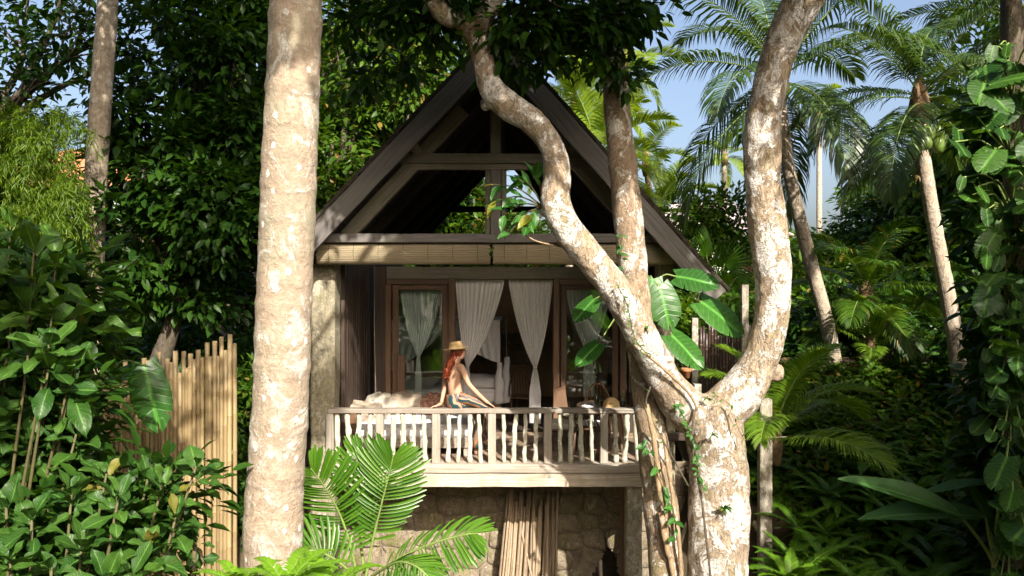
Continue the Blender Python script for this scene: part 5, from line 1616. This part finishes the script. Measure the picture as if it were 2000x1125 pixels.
for (px, Y, s, i, zs) in [(-80, 20, 1.0, 0, .9), (60, 24, 1.0, 0, .65), (180, 22, .9, 1, .7), (300, 23, 1.0, 0, .75), (420, 21, 1.0, 1, .8), (540, 23, 1.2, 0, 1.0), (660, 24, 1.4, 1, 1.1), (790, 25, 1.3, 0, 1.1), (900, 27, 1.0, 1, .8), (1000, 26, .9, 1, .7), (-20, 31, 1.2, 1, .7), (250, 32, 1.2, 0, .8), (480, 33, 1.4, 0, 1.0), (700, 34, 1.6, 1, 1.2), (880, 35, 1.2, 0, .8)]:
    nB['L'] = nB.get('L', 0)+1
    bgtree((px-1000)*Y/F, Y, s, i, ORD[nB['L']-1] + " tall dense tree from the left in the " + ('front' if Y < 30 else 'rear') + " row behind the house", gL, zs)
gR = 'lower trees behind the coconut palms'
for (px, Y, s, i, zs) in [(1130, 26, .8, 1, .75), (1220, 30, .9, 2, .6), (1300, 33, .8, 1, .5), (1600, 26, .85, 2, .62), (1700, 27, .9, 0, .75), (1800, 25, .9, 0, .8), (1900, 24, 1.0, 2, .95), (2000, 23, 1.1, 0, 1.1), (2100, 21, 1.2, 0, 1.2), (1520, 34, 1.0, 1, .5), (1750, 36, 1.1, 2, .75), (1950, 36, 1.3, 0, 1.0), (1850, 33, 1.1, 0, .8)]:
    nB['R'] = nB.get('R', 0)+1
    bgtree((px-1000)*Y/F, Y, s, i, ORD[nB['R']-1] + " rounded tree from the left in the " + ('front' if Y < 32 else 'rear') + " row behind the coconut palms", gR, zs)

# ------------------------------------------------------------------ right background
palm("tall coconut palm with green nuts and a pale leaning trunk", [P(1893, 980, 12.6), P(1886, 880, 12.6), P(1872, 720, 12.6), P(1855, 600, 12.6), P(1830, 470, 12.6), P(1808, 340, 12.6), P(1798, 260, 12.6), P(1796, 205, 12.6)], .122, 'coco', 15, .80, coconuts=14, dry=3, pr=(1.35, -.55), az0=.5)
palm("curved coconut palm half hidden behind the right limb", [P(1668, 910, 14.2), P(1640, 760, 14.2), P(1612, 620, 14.2), P(1572, 470, 14.2), P(1540, 330, 14.2), P(1526, 220, 14.2), P(1522, 165, 14.2)], .125, 'coco', 15, .95, dry=2, pr=(1.3, -.7), az0=1.1)
palm("coconut palm whose fronds droop in from the top right corner", [P(2040, 900, 17), P(2030, 400, 17), P(2015, 130, 17), P(2010, 40, 17)], .16, 'coco', 18, 1.1, dry=2, pr=(1.2, -.6), az0=2.2)
palm("short dark palm with drooping fronds below the coconut palms", [P(1690, 760, 14.8), P(1690, 640, 14.8), P(1690, 590, 14.8)], .12, 'dark', 20, .8, pr=(1.35, -.6), dry=2, az0=.3, name='palm')
palm("short dark palm at the far right behind the climbing leaves", [P(2010, 800, 13), P(2005, 620, 13), P(2000, 560, 13)], .12, 'dark', 14, .75, pr=(1.3, -.6), dry=1, az0=2.0, name='palm')
palm("yellow green feathery palm rising behind the right roof slope", [P(1110, 600, 19), P(1115, 350, 19), P(1120, 210, 19)], .09, 'areca', 16, 1.0, pr=(1.4, -.3), dry=0, az0=.4, name='feather_palm')
palm("sunlit feathery palm just left of the slim trunk", [P(1165, 600, 18), P(1160, 420, 18), P(1165, 310, 18)], .08, 'areca', 16, 1.0, pr=(1.4, -.3), dry=0, az0=1.7, name='feather_palm')
palm("feathery palm between the slim trunk and the coconut fronds", [P(1265, 640, 20), P(1270, 420, 20), P(1262, 320, 20)], .09, 'areca', 9, .7, pr=(1.3, -.5), dry=0, az0=2.9, name='feather_palm')
palm("tall feathery palm with its crown beside the overhanging leaves", [P(1225, 640, 21), P(1222, 300, 21), P(1222, 130, 21)], .09, 'areca', 12, .9, pr=(1.3, -.6), dry=0, az0=.9, name='feather_palm')
palm("small distant feathery palm low behind the barge board", [P(1285, 620, 19), P(1290, 470, 19), P(1290, 420, 19)], .08, 'areca', 14, .8, pr=(1.3, -.4), dry=0, az0=.2, name='feather_palm')
palm("young green palm with arching fronds right of the big tree", [P(1500, 905, 10.6), P(1502, 880, 10.6), P(1515, 862, 10.6)], .07, 'young', 11, .85, pr=(1.45, .25), dry=0, az0=.15, name='young_palm')
palm("young palm with sunlit upright fronds under the coconut palms", [P(1700, 800, 14.4), P(1700, 720, 14.4), P(1700, 690, 14.4)], .07, 'young', 10, .7, pr=(1.45, .5), dry=0, az0=1.3, name='young_palm')
for px, py, Y, lab in ((1415, 310, 34, "far small fan palm against the sky beside the right limb"), (1600, 220, 36, "far small palm between the two coconut crowns")):
    x = (px-1000)*Y/F
    palm(lab, [(x, Y, gz(x, Y)), P(px, py+60, Y), P(px, py, Y)], .12, 'areca', 12, .75, pr=(1.3, -.6), dry=0, name='far_palm')
# leafy shrubs on the right
leafy_tree("small leaved frangipani like tree in front of the pale far roof", P(1385, 640, 16), P(1385, 510, 16), [(P(1345, 430, 16), (.7, .7, .55), 1), (P(1410, 420, 16), (.65, .6, .5), 1), (P(1385, 475, 15.8), (.8, .7, .5), 1), (P(1440, 455, 16), (.5, .5, .5), .8), (P(1380, 400, 16.2), (.4, .4, .3), .4)], 48, 15, .17, M['lf_mid'], M['bark_dark'], .06, seed=8, gap=.1, name='small_tree')
# fan palms
def fan_leaf(seed):
    rnd = random.Random(seed); V = []; Fc = []; n = 26
    for i in range(n):
        a = -2.1 + 4.2*i/(n-1); l = 1.0*(.75+.25*math.cos(a*.7))*rnd.uniform(.93, 1.05)
        d = np.array([math.sin(a), math.cos(a)*.9+.1, 0]); w = np.array([d[1], -d[0], 0])*.035
        z = -.08
        c = len(V); V += [(0, 0, 0), tuple(d*l*.55+w+np.array([0, 0, .03])), tuple(d*l*.55-w+np.array([0, 0, -.01])), tuple(d*l+np.array([0, 0, -.16-.1*abs(a)*.3]))]
        Fc += [(c, c+1, c+3, c+2)]
    b = MB(); b.add(V, Fc); me = b.mesh('fan'); me.materials.append(M['lf_fern']); return me
FAN = [fan_leaf(i) for i in range(3)]
def fanpalm(label, base, tips, L):
    t = thing('fan_palm', label, 'palm', base); off = worg(t); b = MB()
    for px, py, Y in tips:
        p = P(px, py, Y); limb_tube(b, [base, (np.array(base)+p)/2+np.array([0, 0, .2]), p], .012, .008, 5, 8, 0)
        d = p-np.array(base); d[2] *= .4
        inst('fan', random.choice(FAN), t, p, d+np.array([0, -.3, .2]), (0, -.5, .8), L*random.uniform(.85, 1.1), off)
    obj('stalk', b, M['petiole'], t, True)
fanpalm("green fan palm in the gap between roof edge and right limb", P(1400, 640, 13), [(1380, 500, 13), (1415, 515, 13), (1440, 540, 13), (1395, 545, 12.8), (1450, 580, 12.8), (1370, 530, 13)], .62)
fl = thing('flowering_shrub', "small shrub with pink blossom behind the right limb", 'shrub', P(1460, 600, 13.5))
obj('foliage', crown_mesh('foliage', [(P(1462, 535, 13.5), (.35, .3, .35), 1)], 30, 12, .12, 'leaf', .15, .2), M['lf_mid'], fl)
obj('blossom', crown_mesh('blossom', [(P(1463, 520, 13.35), (.12, .1, .14), 1)], 14, 10, .05, 'diamond', .07, .2), M['flower'], fl, kind='stuff')
b = MB(); limb_tube(b, [P(1460, 640, 13.5), P(1462, 560, 13.5)], .02, .01, 5, 6); obj('stem', b, M['twig'], fl)
# ------------------------------------------------------------------ left foreground shrubs
def tips_in(poly, n, Y0, Y1, mind=34):
    out = []; tries = 0
    xs = [p[0] for p in poly]; ys = [p[1] for p in poly]
    while len(out) < n and tries < 4000:
        tries += 1
        x, y = random.uniform(min(xs), max(xs)), random.uniform(min(ys), max(ys))
        ins = False; j = len(poly)-1
        for i in range(len(poly)):
            if (poly[i][1] > y) != (poly[j][1] > y) and x < (poly[j][0]-poly[i][0])*(y-poly[i][1])/(poly[j][1]-poly[i][1])+poly[i][0]: ins = not ins
            j = i
        if ins and all(math.hypot(x-a, y-b_) > mind for a, b_, _ in out): out.append((x, y, random.uniform(Y0, Y1)))
    return [P(*q) for q in out]
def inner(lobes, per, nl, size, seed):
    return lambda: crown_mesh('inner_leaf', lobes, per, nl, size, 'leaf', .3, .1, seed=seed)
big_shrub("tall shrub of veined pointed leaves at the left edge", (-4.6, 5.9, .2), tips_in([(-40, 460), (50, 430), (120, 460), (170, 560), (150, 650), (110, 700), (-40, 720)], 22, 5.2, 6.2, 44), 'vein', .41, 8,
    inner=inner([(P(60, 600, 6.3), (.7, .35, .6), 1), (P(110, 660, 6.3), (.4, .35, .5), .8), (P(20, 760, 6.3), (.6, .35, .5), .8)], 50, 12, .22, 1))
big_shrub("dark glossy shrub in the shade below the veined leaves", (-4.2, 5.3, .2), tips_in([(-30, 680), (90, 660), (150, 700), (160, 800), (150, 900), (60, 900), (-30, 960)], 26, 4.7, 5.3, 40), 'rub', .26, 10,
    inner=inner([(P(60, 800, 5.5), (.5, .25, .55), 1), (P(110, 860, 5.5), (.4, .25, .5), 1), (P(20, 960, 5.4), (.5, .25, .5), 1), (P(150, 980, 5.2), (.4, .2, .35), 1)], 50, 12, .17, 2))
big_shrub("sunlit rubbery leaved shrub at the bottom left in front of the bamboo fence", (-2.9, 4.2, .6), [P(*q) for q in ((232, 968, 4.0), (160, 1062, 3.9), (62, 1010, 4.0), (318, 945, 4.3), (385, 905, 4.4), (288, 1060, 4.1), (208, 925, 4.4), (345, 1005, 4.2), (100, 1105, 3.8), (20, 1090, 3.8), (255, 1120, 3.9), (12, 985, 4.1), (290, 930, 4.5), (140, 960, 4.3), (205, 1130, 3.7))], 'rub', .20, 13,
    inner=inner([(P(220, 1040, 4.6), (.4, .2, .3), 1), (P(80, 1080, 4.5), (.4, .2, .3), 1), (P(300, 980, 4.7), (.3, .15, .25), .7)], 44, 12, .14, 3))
big_shrub("single small seedling at the foot of the bamboo fence", P(398, 1190, 4.6), [P(398, 1100, 4.6), P(385, 1085, 4.6)], 'rub', .15, 7, name='seedling', cat='plant')
hb_ = thing('monstera_leaf_stem', "single lobed monstera leaf hanging over the top of the bamboo fence", 'plant', P(225, 720, 7.6)); off = worg(hb_)
b = MB(); limb_tube(b, [P(200, 740, 7.7), P(240, 705, 7.6), P(285, 715, 7.5)], .012, .008, 6, 9, 0); obj('stalk', b, M['petiole'], hb_)
inst('leaf', LEAF['philo'][1], hb_, P(282, 716, 7.5), P(308, 830, 7.4)-P(282, 716, 7.5), (.35, -.9, .3), (.42, .56, .56), off)
inst('leaf', LEAF['philo'][2], hb_, P(268, 712, 7.6), P(225, 735, 7.4)-P(268, 712, 7.6), (-.1, -.5, .9), .30, off)

# ------------------------------------------------------------------ broad leaved palm below the deck
fpz = thing('fan_leaflet_palm', "broad leaved green palm in front of the deck beside the ringed trunk", 'palm', (-1.55, 7.3, .2)); off = worg(fpz)
def leaflet_unit(i):
    V = []; UV = []; rows = 5
    for j in range(rows+1):
        t = j/rows; w = .5*(.35+.65*min(1, t*2.2))*(1 if t < .8 else 1-.45*(t-.8)/.2)
        for u in (-1, 0, 1):
            V.append((u*w, t + (.05*abs(u) if j == rows else 0)*(1 if i else -1), .10*w*abs(u) - (.10+.07*i)*t*t)); UV.append(((u+1)/2, t))
    T = []
    for j in range(rows):
        for c in range(2):
            a = j*3+c; T += [(a, a+1, a+4), (a, a+4, a+3)]
    me = tri_mesh('leaflet', V, T, UV, False); me.materials.append(M['lf_fan']); return me
LFT = [leaflet_unit(i) for i in range(3)]
def broad_frond(pts, n, ll, lw, face, start=.15, droop=.15, tipfan=.5, par=None):
    q = spline([P(*p) for p in pts], 40)
    b = MB(); tube(b, q, np.linspace(.016, .005, 40), 7)
    fr = obj('frond', b, M['petiole'], par or fpz, True)
    for i in range(n):
        s = start + (1-start)*i/(n-1)
        k = min(38, int(s*39)); p = q[k]; T = unit(q[k+1]-q[max(0, k-1)])
        face_ = unit(face); S_ = unit(np.cross(T, face_)); N = np.cross(S_, T)
        lp = math.sin(math.pi*(.12+.80*((s-start)/(1-start))))**.6
        for sd in (-1, 1):
            l = ll*lp*random.uniform(.9, 1.08)
            d = unit(S_*sd*(1-.55*s**3) + T*(.35+tipfan*s*s+random.uniform(-.05, .05)) - N*.10 + np.array([0, 0, -droop]))
            inst('leaflet', random.choice(LFT), fr, p, d, N + S_*sd*(.25+random.uniform(-.15, .15)), (lw*random.uniform(.85, 1.1), l, l), np.zeros(3)+worg(fpz))
    return fr
broad_frond([(712, 1140, 7.25), (728, 1055, 7.2), (745, 985, 7.1), (760, 925, 7.0), (768, 890, 6.95)], 26, .42, .043, (.15, -1, .25), .28, .1)
broad_frond([(700, 1135, 7.3), (680, 1050, 7.2), (657, 990, 7.1), (630, 945, 6.95), (607, 915, 6.85)], 27, .44, .043, (-.2, -1, .5), .18, .12)
broad_frond([(720, 1130, 7.2), (790, 1085, 7.0), (850, 1060, 6.85), (905, 1045, 6.75), (930, 1042, 6.7)], 25, .35, .037, (.1, -.75, .9), .15, .2)
broad_frond([(700, 1130, 7.2), (650, 1090, 7.0), (610, 1075, 6.9), (585, 1085, 6.85)], 18, .38, .043, (-.2, -.9, .6), .2, .25)
broad_frond([(712, 1125, 7.5), (700, 1010, 7.6), (705, 930, 7.6), (712, 880, 7.6)], 19, .40, .043, (.0, -1, .3), .3, .15)
broad_frond([(712, 1135, 7.1), (770, 1100, 6.7), (810, 1105, 6.5), (845, 1135, 6.4)], 18, .34, .04, (.2, -.7, .9), .2, .3)
b = MB(); limb_tube(b, [P(712, 1500, 7.3), P(712, 1300, 7.3), P(712, 1120, 7.3)], .05, .035, 9, 10); obj('stem', b, M['twig'], fpz, True)

# bright lime fern at the very bottom
def fern(label, base, n, L, key, pr=(1.2, .3), name='fern', azr=None, lit=True, group=None):
    t = thing(name, label, 'fern', base, group); off = worg(t)
    for i in range(n):
        u = i/max(1, n-1); pt = pr[0]+(pr[1]-pr[0])*u
        me = min(FR[key], key=lambda m: abs(m[0]-pt)+random.uniform(0, .1))[1]
        o = bpy.data.objects.new('frond', me); COL.objects.link(o); o.parent = t
        az = i*2.4+random.uniform(-.3, .3) if azr is None else azr[0]+(azr[1]-azr[0])*random.random()
        s = L*random.uniform(.8, 1.1)
        o.matrix_local = Matrix.Rotation(az, 4, 'Z') @ Matrix.Scale(s, 4)
    return t
fp_prof = lambda s: math.sin(math.pi*min(1, s*.9+.08))**.6*(1.05-.35*s)
fronds('fern', 1.0, .17, .030, 46, .15, 1.1, M['lf_fern'], vsh=.1, pitches=(1.2, .9, .6, .3, 0, -.3), gaps=.02, start=.10, rr=.006, prof=fp_prof)
fronds('limefern', 1.0, .20, .036, 40, .12, 1.2, M['lf_fern_lime'], vsh=.1, pitches=(1.2, .9, .6, .3, 0, -.3), gaps=.02, start=.08, rr=.006, prof=fp_prof)
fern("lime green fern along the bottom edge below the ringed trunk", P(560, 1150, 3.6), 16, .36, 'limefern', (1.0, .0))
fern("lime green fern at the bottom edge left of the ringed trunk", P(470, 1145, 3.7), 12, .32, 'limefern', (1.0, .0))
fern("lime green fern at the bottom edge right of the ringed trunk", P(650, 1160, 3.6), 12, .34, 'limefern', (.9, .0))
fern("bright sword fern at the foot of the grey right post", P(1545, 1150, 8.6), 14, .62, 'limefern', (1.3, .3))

# ferny slope at the lower right, nearest tufts one by one
slope = [("fern tuft on the shaded slope right of the grey post", 'fern')]
k = 0; nf_ = 0; lastrow = -1
for row, (py, Y) in enumerate(((1150, 8.7), (1090, 9.3), (1030, 9.9), (975, 10.5), (920, 11.2), (870, 12.0))):
    for px in range(1500 + (row % 2)*30, 1905, 62):
        x = px + random.uniform(-22, 22)
        if px < 1530 and row < 3: continue
        p = P(x, py + random.uniform(-15, 15), Y + random.uniform(-.2, .2))
        nf_ = nf_+1 if row == lastrow else 1; lastrow = row
        fern(ORD[nf_-1] + " fern tuft from the grey post in the " + ORD[row] + " row up the shaded slope", p, 11, random.uniform(.6, .85), 'fern', (1.0, -.2), 'fern_tuft', group='ferns covering the slope right of the house')
# dense ground cover under the ferns
N = 16000
pp = np.stack([RNG.uniform(2.9, 9, N), RNG.uniform(8.2, 14, N)], 1)
pp = pp[(pp[:, 0] > 4.0) | (pp[:, 1] > 10.5)]; N = len(pp)
zz = np.array([CAMZ-(1150-562.5)*8.7/F + (y-8.7)*(.46) for y in pp[:, 1]])
pos = np.stack([pp[:, 0], pp[:, 1], zz-.30+.12*RNG.random(N)], 1)
V, T = leaf_arrays(pos, rdir(N)*[1, 1, .4]+np.array([0, -.4, .1]), np.array([0, -.3, 1.0])+rdir(N)*.5, .16*(.6+.8*RNG.random(N)), 'leaf')
gc = obj('ground_cover', tri_mesh('ground_cover', V, T), M['lf_mid'], None); gc["kind"] = 'stuff'
# earth bank that carries the fern slope
b = MB(); xs = np.linspace(2.75, 12, 30); ys = np.linspace(8.0, 14.5, 22)
Vb = [(x, y, CAMZ-(1150-562.5)*8.7/F + (y-8.7)*.46 - .42 - 1.1*smooth(4.15, 3.7, x)*smooth(10.6, 10.1, y) + .06*mnoise.noise((x*2, y*2, 1))) for y in ys for x in xs]
b.add(Vb, [(j*30+i, j*30+i+1, (j+1)*30+i+1, (j+1)*30+i) for j in range(21) for i in range(29)])
bank = obj('bank', b, M['ground'], None, True); bank["kind"] = 'structure'

# banana plant at the lower right
ban = thing('banana_plant', "banana plant with long drooping blue green leaves at the lower right", 'banana plant', P(1950, 1230, 8.2)); off = worg(ban)
b = MB()
for (bx_, by, tx, ty, L, w, nn) in ((1880, 1010, 1690, 925, 1.35, .9, (.2, -.6, .9)), (1925, 1010, 1705, 985, 1.35, 1.1, (0, -.35, 1)), (1955, 945, 1790, 950, 1.0, .8, (0, -.2, 1)), (1935, 1040, 1900, 930, .7, 1.3, (.4, -1, .2)), (1975, 1000, 2040, 850, 1.0, 1, (.1, -.9, .5))):
    p0, p1 = P(bx_, by, 8.2), P(tx, ty, 8.5)
    inst('leaf', random.choice(LEAF['banana']), ban, p0, p1-p0, nn, (L*w, L, L*.8), off)
    limb_tube(b, [P(1945, 1200, 8.2), P(1940, 1100, 8.2), p0], .03, .016, 7, 9, 0)
obj('stalk', b, M['petiole'], ban, True)

# ------------------------------------------------------------------ wall of climbing leaves at the right edge
host = leafy_tree("dark tree trunk at the right edge carrying climbing leaves", (5.9, 8.3, .3), (5.7, 8.2, 8.6), [((6.2, 8.6, 10.2), (1.3, 1.3, 1.0), 1), ((5.4, 7.6, 10.6), (1.2, 1.2, .9), 1), ((6.8, 7.0, 9.8), (1.2, 1.2, .9), 1), ((7.2, 8.2, 8.0), (1.0, 1.0, 1.1), .8), ((7.4, 8.8, 5.5), (1.0, .8, 1.2), .8), ((7.3, 8.9, 3.2), (1.0, .8, 1.2), .8)], 46, 22, .22, M['lf_dark'], M['bark_dark'], .17, seed=12, name='host_tree')
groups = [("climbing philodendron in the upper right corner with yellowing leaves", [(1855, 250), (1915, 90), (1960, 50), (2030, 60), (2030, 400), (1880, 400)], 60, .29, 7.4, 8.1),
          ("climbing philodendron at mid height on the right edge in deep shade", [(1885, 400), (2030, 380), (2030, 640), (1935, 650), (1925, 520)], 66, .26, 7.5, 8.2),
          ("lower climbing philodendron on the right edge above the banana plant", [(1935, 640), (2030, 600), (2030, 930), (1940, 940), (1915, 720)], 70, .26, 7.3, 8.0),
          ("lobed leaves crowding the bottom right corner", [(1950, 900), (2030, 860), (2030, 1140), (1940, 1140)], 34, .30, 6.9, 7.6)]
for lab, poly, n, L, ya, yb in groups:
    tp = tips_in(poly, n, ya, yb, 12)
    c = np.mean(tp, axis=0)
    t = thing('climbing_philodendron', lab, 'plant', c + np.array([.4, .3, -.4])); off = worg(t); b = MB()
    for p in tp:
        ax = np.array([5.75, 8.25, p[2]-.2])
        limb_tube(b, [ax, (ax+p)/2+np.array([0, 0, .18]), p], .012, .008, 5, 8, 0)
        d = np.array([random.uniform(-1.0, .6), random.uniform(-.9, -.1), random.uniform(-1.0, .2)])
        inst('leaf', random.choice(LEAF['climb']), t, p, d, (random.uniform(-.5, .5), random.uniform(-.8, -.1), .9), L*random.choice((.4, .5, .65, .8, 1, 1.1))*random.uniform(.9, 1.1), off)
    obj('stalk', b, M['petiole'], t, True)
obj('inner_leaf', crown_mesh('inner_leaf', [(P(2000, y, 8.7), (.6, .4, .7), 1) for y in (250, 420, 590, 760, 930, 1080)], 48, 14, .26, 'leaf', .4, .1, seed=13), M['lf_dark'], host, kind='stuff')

# ------------------------------------------------------------------ buildings glimpsed far behind
def cottage(label, x0, x1, Y, zb, zt, rise, wm, rm, depth=8, over=.6, wins=3):
    t = thing('far_house', label, 'house', ((x0+x1)/2, Y, zb))
    hb('wall', M[wm], (x0, x1, Y, Y+depth, zb, zt), parent=t)
    b = MB(); xm0, xm1 = x0-over, x1+over
    Vr = [(xm0, Y-over, zt-.1), (xm1, Y-over, zt-.1), (xm1, Y+depth+over, zt-.1), (xm0, Y+depth+over, zt-.1), (xm0+over+rise*.8, Y+depth/2, zt+rise), (xm1-over-rise*.8, Y+depth/2, zt+rise)]
    b.add(Vr, [(0, 1, 5, 4), (1, 2, 5), (2, 3, 4, 5), (3, 0, 4), (3, 2, 1, 0)]); obj('roof', b, M[rm], t)
    for i in range(wins):
        x = x0 + (x1-x0)*(i+.5)/wins
        w = hb('window', M['wood_brown'], (x-.45, x+.45, Y-.05, Y-.002, zt-1.7, zt-.6), parent=t)
        hb('pane', M['window'], (x-.38, x+.38, Y-.062, Y-.052, zt-1.63, zt-.67), parent=w)
cottage("far house with wide pale grey roof behind the right limb", 9.2, 17.5, 46, 5, 8.4, 2.6, 'wall_white', 'tile_grey')
cottage("far house with orange tiled roof behind the bamboo clump", -21.5, -15.5, 28, 4, 9.0, 2.2, 'wall_white', 'tile_red')
cottage("low white pavilion glimpsed below the coconut palms", 8.6, 11.2, 22.5, 2.8, 3.9, .7, 'wall_white', 'tile_grey', 4, .3, 2)

# ------------------------------------------------------------------ unseen trees added on the near side to block sky and cast shade
gV = 'unseen shade trees added on the near side'
for (x, Y, s, i, zs) in [(-11.5, 1.5, 1.7, 0, 1.1), (-9, -4, 2.0, 1, 1.1), (-4.5, -9, 1.9, 0, 1.1), (2, -11, 1.4, 1, 1.0), (8, -9, 1.4, 0, 1.0), (12.5, -2, 1.5, 1, 1.0), (8.4, 3.0, 1.2, 0, 1.0), (9.9, 5.3, 1.35, 1, 1.0), (14, 6, 1.0, 1, 1.0), (-15, 7, 1.4, 0, 1.1), (-18, 13, 1.4, 1, 1.1), (-6.5, -5, 1.7, 0, 1.3)]:
    nB['V'] = nB.get('V', 0)+1
    bgtree(x, Y, s, i, ORD[nB['V']-1] + " unseen leafy tree added on the near side to block light", gV, zs)

leafy_tree("unseen tree added above the viewer to dapple the fence and left shrubs", (-3.6, -4.5, -1), (-2.6, -1.6, 6.4), [((-2.4, .2, 8.6), (1.3, 1.2, .8), .8), ((-1.9, .4, 9.9), (1.2, 1.1, .8), .7), ((-3.6, 1.0, 8.4), (1.1, 1.1, .7), .7), ((-2.0, -1.4, 9.6), (1.3, 1.1, .8), .8), ((-4.2, -.6, 9.2), (1.2, 1.1, .8), .7)],
    44, 22, .22, M['lf_mid'], M['bark_dark'], .2, seed=31, spread=.38, gap=.12, name='dapple_tree')  # out of view, added for its dappled shade

leafy_tree("unseen tall tree added to shade the left background from above", (-8.6, 4.6, .2), (-7.4, 5.6, 9.8), [((-6.5, 7, 12.4), (1.7, 1.5, .9), 1), ((-4.6, 8.5, 13.0), (1.6, 1.5, .9), 1), ((-7.6, 9.6, 12.4), (1.6, 1.5, .9), 1), ((-5.0, 5.4, 13.4), (1.6, 1.4, .9), .9), ((-7.0, 3.8, 12.0), (1.5, 1.4, .9), .9)],
    40, 20, .26, M['lf_mid'], M['bark_dark'], .22, seed=33, spread=.42, gap=.10, name='canopy_shade_tree')  # out of view, canopy added to block sky and sun over the left
